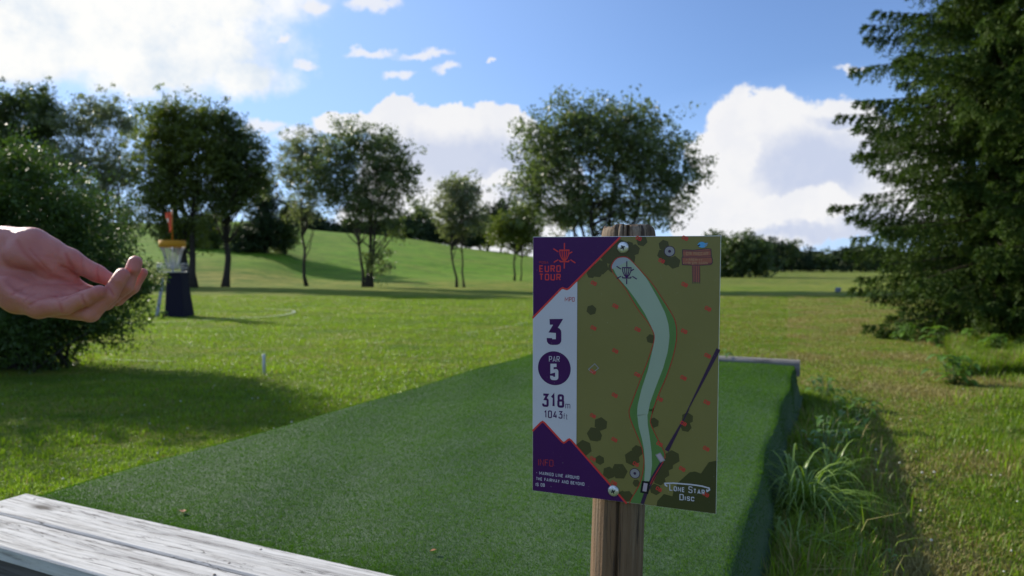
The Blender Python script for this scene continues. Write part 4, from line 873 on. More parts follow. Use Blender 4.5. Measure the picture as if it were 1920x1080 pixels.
# ------------------------------------------------------------------ practice basket
def basket():
    b = on_z(333, 593, 0.0); x, y = b[0], b[1]; root = empty('disc_golf_basket', (x, y, 0), 'disc golf basket with yellow band, chains, red flag and dark blue skirt', 'basket')
    s = y / 1280; zz = lambda py: (593 - py) * s; ox = (325 - 333) * s
    g = Geo(); g.tube([(ox, 0, 0), (ox, 0, zz(452))], .022, 12); g.obj('pole', plain('galvanised', (.42, .43, .44), .4, .8), root)
    R_ = 23 * s
    def bandgeo(r0, r1, z0, z1, n=40):
        V = []; F = []
        for i in range(n):
            a = 2 * math.pi * i / n
            for r, z in ((r0, z0), (r1, z1), (r1 - .008, z1), (r0 - .008, z0)): V.append((ox + r * math.cos(a), r * math.sin(a), z))
        for i in range(n):
            for q in range(4): i2 = (i + 1) % n; q2 = (q + 1) % 4; F.append((i * 4 + q, i2 * 4 + q, i2 * 4 + q2, i * 4 + q2))
        return V, F
    V, F = bandgeo(R_, R_, zz(464), zz(451)); mesh_obj('band', V, F, plain('yellow_band', (.50, .22, .01), .8), root, True)
    g = Geo()
    for k in range(24):
        a = 2 * math.pi * k / 24; ro, ri = R_ * .92, R_ * .42 if k % 2 else R_ * .3
        pts = [(ox + math.cos(a) * (ro + (ri - ro) * t ** .7), math.sin(a) * (ro + (ri - ro) * t ** .7), zz(464) + (zz(505) - zz(464)) * t) for t in np.linspace(0, 1, 10)]
        g.tube(pts, .009, 5)
    g.obj('chains', plain('chain_steel', (.40, .41, .42), .4, .7), root)
    g = Geo(); Rt = 26 * s
    for z in (zz(494), zz(502), zz(510)):
        n = 36; pts = [(ox + Rt * math.cos(2 * math.pi * i / n), Rt * math.sin(2 * math.pi * i / n), z) for i in range(n + 1)]; g.tube(pts, .008, 5)
    for k in range(36):
        a = 2 * math.pi * k / 36; g.tube([(ox + Rt * math.cos(a), Rt * math.sin(a), zz(494)), (ox + Rt * math.cos(a), Rt * math.sin(a), zz(510)), (ox, 0, zz(511))], .005, 4)
    g.obj('tray', plain('tray_steel', (.45, .46, .47), .4, .7), root)
    # skirt: tapered four-sided sponsor cone
    def fr(w0, w1, z0, z1, c0, c1, dep, name, mat):
        V = [(c0 - w0, -dep, z0), (c0 + w0, -dep, z0), (c0 + w0, dep, z0), (c0 - w0, dep, z0), (c1 - w1, -dep * .55, z1), (c1 + w1, -dep * .55, z1), (c1 + w1, dep * .55, z1), (c1 - w1, dep * .55, z1)]
        o = mesh_obj(name, V, [(0, 1, 5, 4), (1, 2, 6, 5), (2, 3, 7, 6), (3, 0, 4, 7), (4, 5, 6, 7), (0, 3, 2, 1)], mat, root); bv = o.modifiers.new('b', 'BEVEL'); bv.width = .01; return o
    fr(18 * s, 13.5 * s, .0, zz(511), 4 * s, 0, .3, 'skirt', plain('navy_skirt', (.004, .003, .014), .9))
    V = [(-30 * s, -.33, .02), (-22 * s, -.36, .02), (-16 * s, -.22, zz(520)), (-21 * s, -.2, zz(520)), (-30 * s, -.31, .02), (-22 * s, -.34, .02), (-16 * s, -.2, zz(520)), (-21 * s, -.18, zz(520))]
    mesh_obj('side_banner', V, [(0, 1, 2, 3), (7, 6, 5, 4), (0, 4, 5, 1), (1, 5, 6, 2), (2, 6, 7, 3), (3, 7, 4, 0)], plain('pale_banner', (.24, .25, .29), .6), root)
    g = Geo(); g.tube([(ox, 0, zz(452)), (ox, 0, zz(392))], .009, 8); g.obj('flag_staff', plain('orange_staff', (.5, .2, .02), .5), root)
    V = []; F = []; M_ = []; n = 10
    for i in range(n + 1):
        t = i / n; w = 11 * s * (1 - .35 * t)
        for q in range(5): u = q / 4; V.append((ox - .01 - w * u * (.85 + .1 * math.sin(t * 6)), .05 * math.sin(u * 5 + t * 4), zz(397) - (37 * s) * t - .03 * u))
    for i in range(n):
        for q in range(4): a = i * 5 + q; F.append((a, a + 1, a + 6, a + 5)); M_.append(1 if (2 < i < 5 and q > 1) else 0)
    o = mesh_obj('flag', V, F, [plain('red_flag', (.75, .10, .04), .7), plain('flag_white', (.6, .55, .5), .7)], root, True, M_); so = o.modifiers.new('s', 'SOLIDIFY'); so.thickness = .004
basket()

def stake(name, label, px, pyb, pyt, wpx, mat, cat='stake', cap=True):
    b = on_z(px, pyb, 0); s = b[1] / 1280; g = Geo(); h = (pyb - pyt) * s; r = wpx / 2 * s
    g.tube([(0, 0, -.05), (0, 0, h - r * .3), (0, 0, h)], [r, r, r * .7], 14); o = g.obj(name, mat, None); o.location = (b[0], b[1], float(height(b[0], b[1]))); tag(o, label, cat); return o
stake('boundary_stake', 'short white boundary stake standing alone in the lawn left of the tee', 495, 703, 664, 5.5, plain('white_stake', (.42, .44, .46), .5))
def marker_box():
    b = on_z(1570, 551, 0); s = b[1] / 1280; root = empty('tee_marker', (b[0], b[1], float(height(b[0], b[1]))), 'tiny blue grey marker box in the field left of the big spruce', 'marker')
    g = Geo(); g.box((0, 0, .17), (11 * s, .12, 8 * s)); o = g.obj('box', plain('bluegrey_box', (.18, .20, .25), .5), root, False); o.modifiers.new('b', 'BEVEL').width = .02; o.rotation_euler = (.25, 0, .3)
    g = Geo(); g.tube([(0, 0, 0), (0, 0, .2)], .02, 8); g.obj('peg', M_BARKL, root)
marker_box()
# painted lines on the grass
def paint(name, pts, w, label, seed, dens=1.0):
    rng = np.random.default_rng(seed); V = []; F = []; n = 0
    m = plain('line_chalk', (.30, .35, .24), .9, var=.25, scale=30)
    P = [np.array(p, float) for p in pts]
    for i in range(len(P) - 1):
        if rng.random() > dens: continue
        d = P[i + 1] - P[i]; d = d / (np.linalg.norm(d) + 1e-9); nn = np.array([-d[1], d[0]]) * w / 2 * rng.uniform(.6, 1)
        for q in (P[i] - nn, P[i] + nn, P[i + 1] + nn, P[i + 1] - nn): V.append((q[0], q[1], float(height(q[0], q[1])) + .028))
        F.append((n, n + 1, n + 2, n + 3)); n += 4
    o = mesh_obj(name, V, F, m); tag(o, label, kind='structure')
cx, cy = on_z(333, 593)[:2]
paint('painted_circle', [(cx + .1 + 2.6 * math.cos(a), cy + .5 + 2.6 * math.sin(a)) for a in np.linspace(-1.75, 1.15, 70)], .09, 'white painted circle on the lawn round the basket', 1, .9)
def lerp(a, b, n): return [a + (b - a) * t for t in np.linspace(0, 1, n)]
paint('painted_line', lerp(on_z(195, 678)[:2], on_z(325, 680)[:2], 30), .035, 'white painted line on the lawn in the shade of the bush', 2, .85)
paint('painted_line', lerp(on_z(690, 648)[:2], on_z(725, 643)[:2], 10) , .03, 'faint chalk trace in the lawn left of the sign', 3, .8)
paint('painted_line', lerp(on_z(870, 628)[:2], on_z(995, 606)[:2], 40), .03, 'faint chalk line running towards the sign', 4, .55)

# ------------------------------------------------------------------ grass
M_GRASS = leafmat('grass_blade', (.075, .135, .008), (.25, .36, .028), trans=.50, rough=.45, spec=.35)
def grassfield(name, label, n, sampler, hlo, hhi, wd, seed, dry=0.0, mats=None):
    rng = np.random.default_rng(seed); x, y = sampler(rng, n); n = len(x); z = height(x, y)
    pn = np.sin(x * 2.1 + np.sin(y * 1.7)) * np.sin(y * 2.4 + np.sin(x * 1.3) * 2); pf = np.sin(x * 7 + 2 * np.sin(y * 5)) * np.sin(y * 8 + 2 * np.sin(x * 6))
    h = rng.uniform(hlo, hhi, n) * (1 + .35 * pn + .3 * pf); a = rng.uniform(0, 6.283, n); ln = rng.uniform(.1, .9, n)
    base = np.stack([x, y, z - .004], 1); dr = np.stack([np.cos(a), np.sin(a), 0 * a], 1); sd = np.stack([-np.sin(a), np.cos(a), 0 * a], 1)
    w = (wd * rng.uniform(.6, 1.4, n) * (1 + y / 7))[:, None]
    mid = base + dr * (h * ln * .35)[:, None] + np.array([0, 0, 1.]) * (h * .62)[:, None]; tip = base + dr * (h * ln)[:, None] + np.array([0, 0, 1.]) * (h * (1.05 - .35 * ln))[:, None]
    V = np.stack([base - sd * w, base + sd * w, mid + sd * w * .8, tip, mid - sd * w * .8], 1).reshape(-1, 3); F = (np.arange(n)[:, None] * 5 + np.array([0, 1, 2, 0, 2, 4, 4, 2, 3])[None]).reshape(-1, 3)
    fm = (rng.random(n) < dry * (1 + pn) * np.where(x > .8, 1.0, .8)).astype(int); ti = np.clip(.42 + .18 * pn + .15 * pf + rng.normal(0, .17, n), 0, 1)
    o = mesh_obj(name, V, F, [M_GRASS, M_STRAW], None, False, np.repeat(fm, 3), tint=np.repeat(ti, 3)); tag(o, label, 'grass', kind='stuff')
M_STRAW = leafmat('dry_blade', (.15, .125, .030), (.36, .32, .11), trans=.3, rough=.6, tcol=(1.1, 1, .7))
def outside_pad(x, y, m=.0):
    dx, dy = x - PO[0], y - PO[1]; u = dx * PU[0] + dy * PU[1]; v = dx * PV[0] + dy * PV[1]
    return ~((u > -.03 - m) & (u < PW - .05 + m) & (v > -.34) & (v < PL + .13))
def left_s(rng, n):
    d = 3.0 + 27 * rng.random(n) ** 2.0; az = np.radians(rng.uniform(-54, 22, n)); x = d * np.tan(az); k = outside_pad(x, d); return x[k], d[k]
def right_s(rng, n):
    y = 1.5 + 30 * rng.random(n) ** 2.3; x = .9 + (y * .78 + .4 - .9) * rng.random(n); k = outside_pad(x, y); return x[k], y[k]
grassfield('lawn_grass', 'short mown lawn grass left of the tee', 620000, left_s, .018, .040, .0018, 91, .07)
grassfield('meadow_grass', 'rough dry meadow grass right of the tee', 560000, right_s, .012, .042, .0015, 92, .60)
# longer verge along the right side of the platform
def verge_s(rng, n):
    v = -1.2 + 6.4 * rng.random(n); u = PW + .0 + np.abs(rng.normal(0, .17, n)); x = PO[0] + PU[0] * u + PV[0] * v; y = PO[1] + PU[1] * u + PV[1] * v; return x, y
grassfield('verge_grass', 'longer rank grass along the shaded right side of the tee', 60000, verge_s, .03, .14, .0018, 93, .12)
def verge4_s(rng, n):
    v = -.2 + 5.2 * rng.random(n) ** .8; u = PW + .08 + np.abs(rng.normal(0, .12, n)) * (1 + .6 * np.sin(v * 4)); return PO[0] + PU[0] * u + PV[0] * v, PO[1] + PU[1] * u + PV[1] * v
grassfield('rank_grass', 'scattered tall bent grass blades tangled along the right side of the tee', 1100, verge4_s, .08, .22, .0022, 96, .16)
def verge2_s(rng, n):
    y = rng.uniform(7.6, 10.5, n); x = y * .62 + np.abs(rng.normal(0, 1.3, n)) + .2; return x, y
grassfield('spruce_verge', 'tall weedy grass at the foot of the spruces', 70000, verge2_s, .05, .24, .0020, 94, .25)
def verge3_s(rng, n):
    y = np.clip(5.6 + 1.1 * rng.normal(size=n), 2.6, 8); x = y * .80 - np.abs(rng.normal(0, .42, n)) * (.5 + .5 * np.sin(y * 2.3) ** 2) + .2; return x, y
grassfield('edge_weeds', 'green weeds at the right margin of the dry meadow', 36000, verge3_s, .03, .10, .0018, 95, .12)

# arching tussock and broad leaved weeds beside the tee
M_TUSS = leafmat('tussock_blade', (.08, .14, .015), (.26, .38, .07), trans=.35, rough=.35, spec=.5)
def tussock(x, y, n, L, label, seed, group='grass tussocks beside the tee', wd=.0035):
    rng = np.random.default_rng(seed); V = []; F = []; T = []
    for i in range(n):
        a = rng.uniform(0, 6.283); l = L * rng.uniform(.5, 1.15); up = rng.uniform(.45, 1.15); w = wd * rng.uniform(.7, 1.6); m = 9; b = np.array([rng.normal() * .03, rng.normal() * .03, 0]); d = np.array([math.cos(a), math.sin(a), 0]); s = np.array([-d[1], d[0], 0]); n0 = len(V)
        for k in range(m):
            t = k / (m - 1); p = b + d * l * .75 * (t ** 1.4) * (1.25 - .5 * up) + np.array([0, 0, l * (up * t * 1.15 - .85 * t ** 2.3 * up)]); ww = w * (1 - t ** 2.5 * .95); V += [p - s * ww, p + np.array([0, 0, -ww * .5]), p + s * ww]
        for k in range(m - 1):
            for q in (0, 1): c = n0 + k * 3 + q; F.append((c, c + 1, c + 4, c + 3)); T.append(min(1, max(0, rng.normal(.5, .2))))
    o = mesh_obj('grass_tussock', V, F, M_TUSS, None, True, tint=T); o.location = (x, y, float(height(x, y))); tag(o, label, 'grass', group); return o
def gp(px, py, z=0.0): q = on_z(px, py, z); return q[0], q[1]
tussock(*gp(1500, 985), 190, .62, 'biggest arching grass tussock beside the right edge of the tee', 101)
tussock(*gp(1560, 930), 80, .48, 'smaller arching tussock just behind and right of the biggest one', 102)
tussock(*gp(1465, 1070), 80, .42, 'low tussock nearest the camera by the right edge of the tee', 103)
tussock(*gp(1565, 830), 70, .40, 'low tussock halfway along the right side of the tee', 104)
tussock(*gp(1890, 690), 70, .40, 'loose grass tussock at the right edge in front of the spruces', 105)
M_BROAD = leafmat('broad_weed_leaf', (.05, .11, .015), (.16, .28, .045), trans=.35, rough=.35, spec=.5)
def weed(x, y, n, L, label, seed, h=.25, z=None, group='broad leaved weeds round the tee'):
    rng = np.random.default_rng(seed); V = []; F = []; T = []; g = Geo()
    for i in range(n):
        a = rng.uniform(0, 6.283); z0 = h * rng.uniform(.1, 1); l = L * rng.uniform(.6, 1.2); d = np.array([math.cos(a), math.sin(a), 0]); s = np.array([-d[1], d[0], 0]); b = np.array([rng.normal() * .07, rng.normal() * .07, z0]); n0 = len(V); m = 8; tn = rng.normal(.5, .2)
        for k in range(m):
            t = k / (m - 1); p = b + d * l * t + np.array([0, 0, l * (.45 * t - .75 * t * t)]); w = l * .23 * math.sin(math.pi * min(1, t ** .75)) + .001
            V += [p - s * w + np.array([0, 0, w * .35]), p, p + s * w + np.array([0, 0, w * .35])]
        for k in range(m - 1):
            for q in (0, 1): c = n0 + k * 3 + q; F.append((c, c + 1, c + 4, c + 3)); T.append(min(1, max(0, tn)))
        g.tube([(b[0] * .3, b[1] * .3, 0), (b[0] * .8, b[1] * .8, z0 * .6), tuple(b)], .0022, 5)
    root = empty('leafy_weed', (x, y, float(height(x, y)) if z is None else z), label, 'weed', group)
    mesh_obj('leaves', V, F, M_BROAD, root, True, tint=T); g.obj('stalks', M_TUSSP, root); return root
M_TUSSP = plain('green_stalk', (.08, .13, .04), .6)
weed(*gp(1590, 800), 34, .11, 'broad leaved weed at the far end of the shaded verge', 111, .22)
weed(*gp(1545, 745), 26, .10, 'broad leaved weed by the end of the grey beam', 112, .2)
weed(*gp(1540, 880), 36, .09, 'pale green leafy weed just behind the biggest tussock', 113, .3)
weed(*gp(1590, 850), 14, .10, 'leafy weed between the biggest tussock and the dry meadow', 114, .2)
weed(*gp(1580, 1010), 16, .05, 'small leafy weed on the open ground right of the tussocks', 115, .12)
weed(*gp(1620, 1060), 16, .05, 'small leafy weed nearest the bottom edge right of the tee', 116, .1)
weed(.38, 7.22, 26, .08, 'leafy weed behind the far left corner of the tee, at the sign edge', 117, .42)
q = pad(1.83, PL + .17); weed(q[0], q[1], 30, .09, 'leafy weed growing over the grey beam', 118, .42)
for k, (px, py, lb) in enumerate([(1700, 640, 'leftmost grey green weed under the big spruce'), (1760, 652, 'second grey green weed from the left under the big spruce'), (1815, 655, 'grey green weed below the dark trunk gap of the spruce'), (1865, 668, 'grey green weed at the right edge under the spruces'), (1790, 720, 'dark green weed patch in the meadow below the spruces')]):
    weed(*gp(px, py), 46, .16, lb, 120 + k, .30, group='weeds under the spruces')
# clover heads and small pale flowers in the lawn
def specks():
    rng = np.random.default_rng(5); V = []; F = []; n = 0
    for i in range(300):
        if i % 4: d = 3.2 + 12 * rng.random() ** 1.4; x = d * math.tan(math.radians(rng.uniform(-38, 3)))
        else: d = 1.8 + 5 * rng.random(); x = .9 + (d * .75 - .5) * rng.random()
        if not outside_pad(np.array([x]), np.array([d]))[0]: continue
        r = rng.uniform(.004, .010); z = float(height(x, d)) + .035
        for a, b, c in ((1, 0, 0), (0, 1, 0), (-1, 0, 0), (0, -1, 0), (0, 0, 1), (0, 0, -1)): V.append((x + a * r, d + b * r, z + c * r * .8))
        for f in ((0, 1, 4), (1, 2, 4), (2, 3, 4), (3, 0, 4), (1, 0, 5), (2, 1, 5), (3, 2, 5), (0, 3, 5)): F.append(tuple(n + q for q in f))
        n += 6
    o = mesh_obj('clover_flowers', V, F, plain('clover_white', (.55, .55, .45), .8), None, True); tag(o, 'small white clover heads scattered over the lawn', 'flowers', kind='stuff')
specks()
# ------------------------------------------------------------------ person reaching in from the left
def smin(a, b, k):
    h = np.clip(.5 + .5 * (b - a) / k, 0, 1); return b * (1 - h) + a * h - k * h * (1 - h)
class Grid:
    def __init__(s, lo, hi, vox):
        s.lo = np.array(lo, float); s.vox = vox; s.n = np.ceil((np.array(hi) - s.lo) / vox).astype(int) + 1
        ax = [(s.lo[i] + vox * np.arange(s.n[i])).astype(np.float32) for i in range(3)]; s.X, s.Y, s.Z = np.meshgrid(*ax, indexing='ij', sparse=True)
        s.full = None
    def cone(s, a, b, ra, rb):
        a = np.array(a, float); b = np.array(b, float); d = b - a; L2 = max(float(d @ d), 1e-12)
        px, py, pz = s.X - np.float32(a[0]), s.Y - np.float32(a[1]), s.Z - np.float32(a[2])
        t = np.clip((px * np.float32(d[0]) + py * np.float32(d[1]) + pz * np.float32(d[2])) / np.float32(L2), 0, 1)
        return np.sqrt((px - t * np.float32(d[0])) ** 2 + (py - t * np.float32(d[1])) ** 2 + (pz - t * np.float32(d[2])) ** 2) - (np.float32(ra) + t * np.float32(rb - ra))
    def ell(s, c, r, R=None):
        P = [s.X - c[0], s.Y - c[1], s.Z - c[2]]
        if R is not None: P = [P[0] * R[i][0] + P[1] * R[i][1] + P[2] * R[i][2] for i in range(3)]
        k = np.sqrt(sum((P[i] / r[i]) ** 2 for i in range(3))); return (k - 1) * min(r)
    def mesh(s, D):
        I = D < 0; n = s.n; acc = np.zeros((n[0] - 1, n[1] - 1, n[2] - 1, 3), np.float32); cnt = np.zeros((n[0] - 1, n[1] - 1, n[2] - 1), np.float32)
        for ax in range(3):
            o = [a for a in range(3) if a != ax]
            sl0 = [slice(None)] * 3; sl1 = [slice(None)] * 3; sl0[ax] = slice(0, -1); sl1[ax] = slice(1, None)
            A, B = D[tuple(sl0)], D[tuple(sl1)]; ch = (A < 0) != (B < 0); t = np.where(ch, A / np.where(A - B == 0, 1, A - B), 0)
            for u in (0, 1):
                for v in (0, 1):
                    sl = [None] * 3; sl[ax] = slice(None)
                    m0 = n[o[0]] - 1; m1 = n[o[1]] - 1; sl[o[0]] = slice(u, u + m0); sl[o[1]] = slice(v, v + m1)
                    c = ch[tuple(sl)]; acc[..., ax] += t[tuple(sl)] * c; acc[..., o[0]] += u * c; acc[..., o[1]] += v * c; cnt += c
        act = cnt > 0; idx = -np.ones(cnt.shape, np.int64); idx[act] = np.arange(act.sum()); ii = np.argwhere(act)
        V = s.lo + s.vox * (ii + acc[act] / cnt[act][:, None]); F = []
        for ax in range(3):
            o = [(1, 2), (2, 0), (0, 1)][ax]
            sl0 = [slice(None)] * 3; sl1 = [slice(None)] * 3; sl0[ax] = slice(0, -1); sl1[ax] = slice(1, None)
            A, B = I[tuple(sl0)], I[tuple(sl1)]; e = np.argwhere(A != B); ok = (e[:, o[0]] > 0) & (e[:, o[1]] > 0) & (e[:, o[0]] < n[o[0]] - 1) & (e[:, o[1]] < n[o[1]] - 1); e = e[ok]
            fl = A[tuple(e.T)]
            def at(du, dv): q = e.copy(); q[:, o[0]] += du; q[:, o[1]] += dv; return idx[tuple(q.T)]
            Q = np.stack([at(-1, -1), at(0, -1), at(0, 0), at(-1, 0)], 1); Q[~fl] = Q[~fl][:, ::-1]; F.append(Q)
        return V, np.concatenate(F)
def relax(V, F, it=2, f=.5):
    for _ in range(it):
        S_ = np.zeros_like(V); c = np.zeros(len(V))
        for k in range(4):
            for q in (1, 3): np.add.at(S_, F[:, k], V[F[:, (k + q) % 4]]); np.add.at(c, F[:, k], 1)
        V = V + f * (S_ / np.maximum(c, 1)[:, None] - V)
    return V
def vnormals(V, F):
    n = np.cross(V[F[:, 2]] - V[F[:, 0]], V[F[:, 3]] - V[F[:, 1]]); N_ = np.zeros_like(V)
    for k in range(4): np.add.at(N_, F[:, k], n)
    return N_ / (np.linalg.norm(N_, axis=1)[:, None] + 1e-12)

HD = .80
def hp(X, Y, dz=0.0): return at_depth(X / 4.5, 400 + Y / 4.5, HD + dz)
UN = HD / 1280 / 4.5
def build_hand():
    lo = hp(-2100, 400, .1); allp = [hp(1300, 300, .05), hp(1300, 300, -.05), hp(-300, -50, .06), hp(-300, 1000, -.06), hp(-640, 560, -.05), hp(-640, 100, .03)]
    A = np.array(allp); G = Grid(A.min(0) - [.03, .025, .012], A.max(0) + [.012, .025, .02], .00135)
    c = lambda a, b, ra, rb: G.cone(hp(*a), hp(*b), ra * UN, rb * UN)
    k1 = .010
    D = c((-100, 590, -.012), (150, 722, -.016), 115, 108)
    for a, b, ra, rb in (((150, 722, -.016), (330, 780, -.020), 108, 98), ((-100, 520, .002), (450, 745, -.004), 120, 92), ((-100, 430, .012), (560, 705, .012), 125, 84), ((-100, 340, .018), (648, 640, .030), 118, 78)):
        D = smin(D, c(a, b, ra, rb), k1)
    th = c((40, 240, .014), (270, 268, .010), 138, 138); th = smin(th, c((270, 268, .010), (400, 322, .012), 138, 122), .008)
    th = smin(th, c((150, 350, -.004), (330, 400, -.002), 100, 80), .010)
    D = smin(D, th, .012)
    D = smin(D, c((430, 470, .010), (590, 545, .024), 92, 62), .009)
    D = smin(D, c((60, 610, -.026), (240, 715, -.028), 90, 72), .010)                 # hypothenar pad
    # forearm continues out of the picture
    wr = (-330, 400, .010)
    D = smin(D, c((-90, 400, .006), wr, 190, 165), .014)
    elbow = np.array([-.91, .70, 1.13]); w0 = hp(*wr)
    d_ = G.cone(w0, w0 + (elbow - w0) * .28, .026, .031); D = smin(D, d_, .012)
    # thumb
    T = c((400, 322, .012), (585, 392, .018), 118, 96); T = smin(T, c((585, 392, .018), (815, 505, .030), 90, 72), .006); T = smin(T, c((815, 505, .030), (945, 570, .034), 72, 58), .004)
    D = smin(D, T, .006)
    def finger(P, R, k=.003):
        o = None
        for i in range(len(P) - 1):
            q = c(P[i], P[i + 1], R[i], R[i + 1]); o = q if o is None else smin(o, q, k)
        return o
    pinky = finger([(330, 790, -.020), (555, 778, -.030), (715, 718, -.029), (838, 662, -.023)], [92, 72, 62, 55])
    pinky = smin(pinky, c((800, 672, -.029), (835, 660, -.027), 50, 46), .003)
    ring = finger([(450, 790, -.006), (765, 842, -.014), (925, 685, -.012), (1032, 522, -.006)], [88, 72, 64, 58])
    ring = smin(ring, c((1005, 560, -.011), (1035, 515, -.009), 54, 50), .003)
    middle = finger([(560, 720, .012), (890, 752, .008), (1065, 610, .010), (1140, 414, .014)], [82, 66, 62, 56])
    middle = smin(middle, c((1130, 470, .010), (1142, 412, .011), 56, 50), .003)
    index = finger([(648, 650, .030), (990, 725, .030), (1120, 628, .032), (1205, 502, .035)], [76, 56, 50, 42])
    Fg = smin(smin(smin(pinky, ring, .0022), middle, .0022), index, .0022)
    D = smin(D, Fg, .0055)
    # hollow of the palm
    hol = G.ell(hp(330, 560, -.030), (.034, .014, .019)); D = -smin(-D, hol, .008)
    V, F = G.mesh(D.astype(np.float32)); V = relax(V, F, 2, .5)
    # creases and pads: the skin's own lines
    N_ = vnormals(V, F); if_out = ((V - V.mean(0)) * N_).sum(1).mean(); N_ = N_ if if_out > 0 else -N_
    d = V - EYE; dz = d @ _F; X = (960 + 1280 * (d @ _R) / dz) * 4.5; Y = (540 - 1280 * (d @ _U) / dz - 400) * 4.5
    face = np.clip(-(N_ * (d / np.linalg.norm(d, axis=1)[:, None])).sum(1), 0, 1) ** .5
    def dist(P):
        m = np.full(len(V), 1e9)
        for (ax, ay), (bx, by) in zip(P[:-1], P[1:]):
            vx, vy = bx - ax, by - ay; t = np.clip(((X - ax) * vx + (Y - ay) * vy) / (vx * vx + vy * vy), 0, 1); m = np.minimum(m, np.hypot(X - ax - t * vx, Y - ay - t * vy))
        return m
    disp = np.zeros(len(V)); red = np.zeros(len(V))
    for P, dep, w in (([(150, 240), (200, 320), (260, 390), (330, 460), (440, 530), (560, 575), (680, 590)], .9, 22), ([(100, 680), (180, 640), (300, 600), (420, 610), (560, 640)], .5, 12), ([(255, 770), (330, 722), (420, 700), (480, 702)], 1.3, 12),
                     ([(100, 690), (130, 660), (190, 640)], .7, 9), ([(200, 745), (250, 700), (300, 680)], .7, 9), ([(515, 448), (570, 462), (610, 500), (640, 520)], 1.0, 10), ([(560, 345), (585, 420), (625, 480)], 1.1, 18),
                     ([(250, 300), (330, 390), (400, 470), (430, 490)], .7, 12), ([(520, 735), (600, 690), (660, 680)], .9, 9), ([(700, 330), (690, 420), (700, 500)], .6, 12), ([(830, 440), (820, 500), (835, 570)], .7, 10), ([(1000, 700), (1050, 720), (1080, 700)], .6, 9), ([(690, 690), (700, 735), (725, 775)], 1.5, 10), ([(480, 705), (500, 760), (520, 820)], 1.0, 12),
                     ([(885, 605), (930, 640), (960, 690)], 1.2, 10), ([(1050, 450), (1090, 500), (1170, 540)], .4, 9), ([(380, 600), (520, 600), (700, 600)], .5, 8), ([(560, 715), (660, 660), (760, 625)], .6, 9), ([(20, 200), (50, 300), (40, 400)], .2, 16), ([(300, 350), (420, 370), (520, 390)], .35, 12)):
        m = dist(P); e = np.exp(-(m / w) ** 2) * face; disp -= dep * .001 * e; red += .55 * e * min(1, dep)
    for (x, y, r) in ((850, 640, 80), (1040, 510, 75), (1150, 410, 75), (1210, 500, 60), (600, 420, 90), (850, 530, 110), (300, 300, 130)): red += .35 * np.exp(-((X - x) ** 2 + (Y - y) ** 2) / r ** 2)
    V = V + N_ * disp[:, None]
    return V, F, np.clip(red, 0, 1)
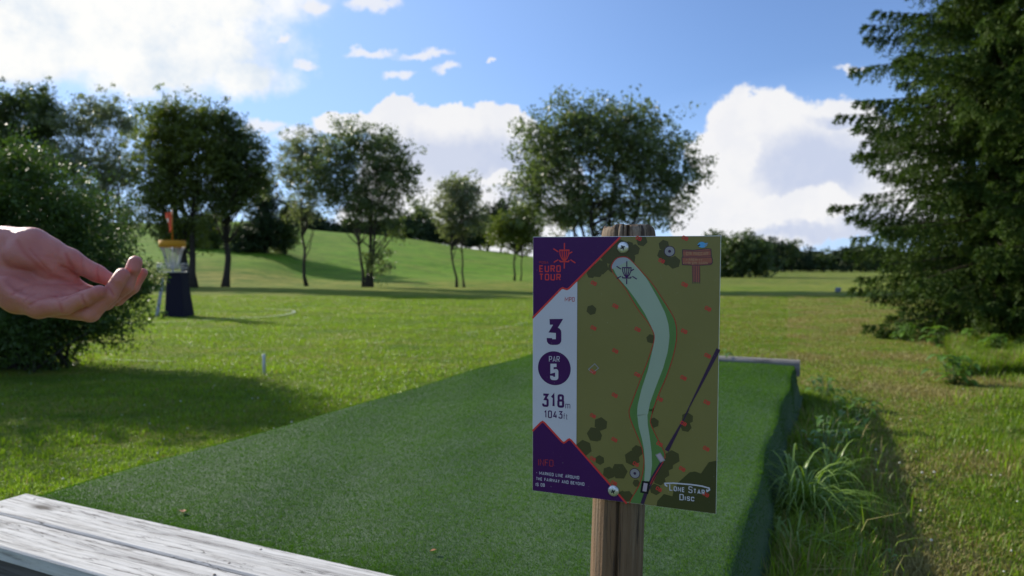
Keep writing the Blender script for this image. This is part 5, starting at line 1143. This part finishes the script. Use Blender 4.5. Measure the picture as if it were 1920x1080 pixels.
def build_person():
    hv, hf, hr = build_hand()
    lo, hi = (-1.45, .02, -.02), (-.60, .92, 1.82); G = Grid(lo, hi, .011); c = lambda a, b, ra, rb: G.cone(a, b, ra, rb)
    ox, oy = -1.14, .38
    fa = hp(-330, 400, .010); el = np.array([-.91, .70, 1.13]); sh = np.array([-1.10, .57, 1.40]); shr = np.array([-1.14, .19, 1.40])
    # torso, neck, head
    def torso(e=0.0):
        D = G.ell((ox, oy, 1.24), (.125 + e, .185 + e, .24 + e)); D = smin(D, G.ell((ox - .01, oy, .98), (.115 + e, .165 + e, .17 + e)), .06)
        D = smin(D, c((ox, oy - .15, 1.40), (ox, oy + .15, 1.40), .062 + e, .062 + e), .05); return D
    def larm(e=0.0, f=1.0): return c(sh, sh + (el - sh) * f, .050 + e, .040 + e)
    rel = np.array([-1.12, .10, 1.12]); rwr = np.array([-1.04, .12, .86])
    def legs(e=0.0):
        D = None
        for s_ in (-1, 1):
            y = oy + s_ * .095; q = smin(c((ox, y, .92), (ox + .02, y + s_ * .02, .50), .088 + e, .058 + e), c((ox + .02, y + s_ * .02, .50), (ox - .01, y + s_ * .03, .10), .054 + e, .038 + e), .03); D = q if D is None else np.minimum(D, q)
        return D
    D = torso(); D = smin(D, c((ox + .01, oy, 1.42), (ox + .03, oy, 1.56), .055, .052), .03)
    H = G.ell((ox + .045, oy, 1.655), (.098, .076, .118)); H = smin(H, G.ell((ox + .075, oy, 1.60), (.062, .052, .062)), .03)
    H = smin(H, c((ox + .135, oy, 1.655), (ox + .155, oy, 1.625), .009, .014), .012)
    for s_ in (-1, 1): H = smin(H, G.ell((ox + .035, oy + s_ * .079, 1.648), (.022, .010, .032)), .008); H = -smin(-H, c((ox + .14, oy + s_ * .032, 1.668), (ox + .15, oy + s_ * .032, 1.668), .010, .010), .008)
    D = smin(D, H, .02); D = smin(D, larm(), .04); D = smin(D, c(el, el + (fa - el) * .80, .040, .030), .02)
    D = smin(D, c(shr, rel, .050, .040), .04); D = smin(D, c(rel, rwr, .038, .026), .02); D = smin(D, c(rwr, rwr + [.02, .0, -.09], .030, .024), .02)
    for k in range(4): D = smin(D, c(rwr + [.03 - .018 * k, .005, -.09], rwr + [.036 - .018 * k, .015, -.17 + .008 * abs(k - 1)], .0095, .0075), .006)
    D = smin(D, c(rwr + [.03, .01, -.04], rwr + [.055, .03, -.11], .011, .009), .008)
    D = smin(D, legs(), .04)
    for s_ in (-1, 1): y = oy + s_ * .125; D = smin(D, c((ox - .03, y, .05), (ox + .14, y + s_ * .02, .035), .04, .032), .03)
    V, F = G.mesh(D.astype(np.float32)); V = relax(V, F, 2)
    m, nt, b = newmat('skin'); k = NB(nt); a = k.nd('ShaderNodeAttribute', attribute_name='tint')
    v = k.coord(); f1 = k.noise(v, 45, 5, .6); f2 = k.noise(v, 420, 4, .6)
    col = k.mix(a.outputs['Fac'], (.56, .225, .175), (.40, .06, .04)); col = k.mix(k.ramp(f1, [(.38, (0, 0, 0)), (.68, (.6, .6, .6))]), col, (.46, .15, .12))
    k.L.new(col, b.inputs['Base Color']); b.inputs['Roughness'].default_value = .48; b.inputs['Specular IOR Level'].default_value = .45
    b.inputs['Subsurface Weight'].default_value = .35; b.inputs['Subsurface Radius'].default_value = (1.0, .32, .16); b.inputs['Subsurface Scale'].default_value = .006
    vo = k.nd('ShaderNodeTexVoronoi'); vo.feature = 'DISTANCE_TO_EDGE'; k.L.new(v, vo.inputs['Vector']); vo.inputs['Scale'].default_value = 520
    k.bump(k.math('ADD', k.math('MULTIPLY', vo.outputs['Distance'], .5), k.math('MULTIPLY', f2, .8)), b, .6, .0014)
    n0 = len(V); VV = np.concatenate([V, hv]); FF = np.concatenate([F, hf + n0]); tt = np.concatenate([np.full(n0, .2), hr])
    org = np.array([ox, oy, 0]); P = mesh_obj('person', VV - org, FF, m, None, True, vcol=tt); P.location = org
    tag(P, 'person at the left edge reaching in with an open palm, fingers curled up', 'person')
    D = torso(.014); D = smin(D, larm(.016, .55), .04); D = smin(D, c(shr, shr + (rel - shr) * .55, .066, .058), .04); D = np.maximum(D, -(G.Z - .86)); D = np.maximum(D, (G.Z - 1.475)); D = np.maximum(D, -c((ox + .01, oy, 1.4), (ox + .03, oy, 1.6), .066, .066))
    V, F = G.mesh(np.broadcast_to(D, tuple(G.n)).astype(np.float32)); mesh_obj('shirt', relax(V, F, 2) - org, F, plain('shirt_cotton', (.05, .06, .09), .9), P, True)
    D = np.maximum(smin(legs(.014), G.ell((ox, oy, .92), (.135, .185, .12)), .04), (G.Z - .95)); D = np.maximum(D, -(G.Z - .09)); V, F = G.mesh(np.broadcast_to(D, tuple(G.n)).astype(np.float32)); mesh_obj('trousers', relax(V, F, 2) - org, F, plain('trouser_cloth', (.04, .04, .045), .9), P, True)
    sm = plain('shoe_leather', (.03, .03, .03), .6)
    for s_ in (-1, 1):
        y = oy + s_ * .125; D = c((ox - .035, y, .052), (ox + .15, y + s_ * .02, .04), .052, .043)
        V, F = G.mesh(D.astype(np.float32)); mesh_obj('shoe', relax(V, F, 2) - org, F, sm, P, True)
    D = np.maximum(G.ell((ox + .03, oy, 1.675), (.112, .090, .122)), -(c((ox + .12, oy - .03, 1.60), (ox + .12, oy + .03, 1.62), .085, .085))); D = np.maximum(D, -(G.Z - 1.60)); V, F = G.mesh(D.astype(np.float32)); mesh_obj('hair', relax(V, F, 2) - org, F, plain('brown_hair', (.05, .03, .02), .7), P, True)
build_person()
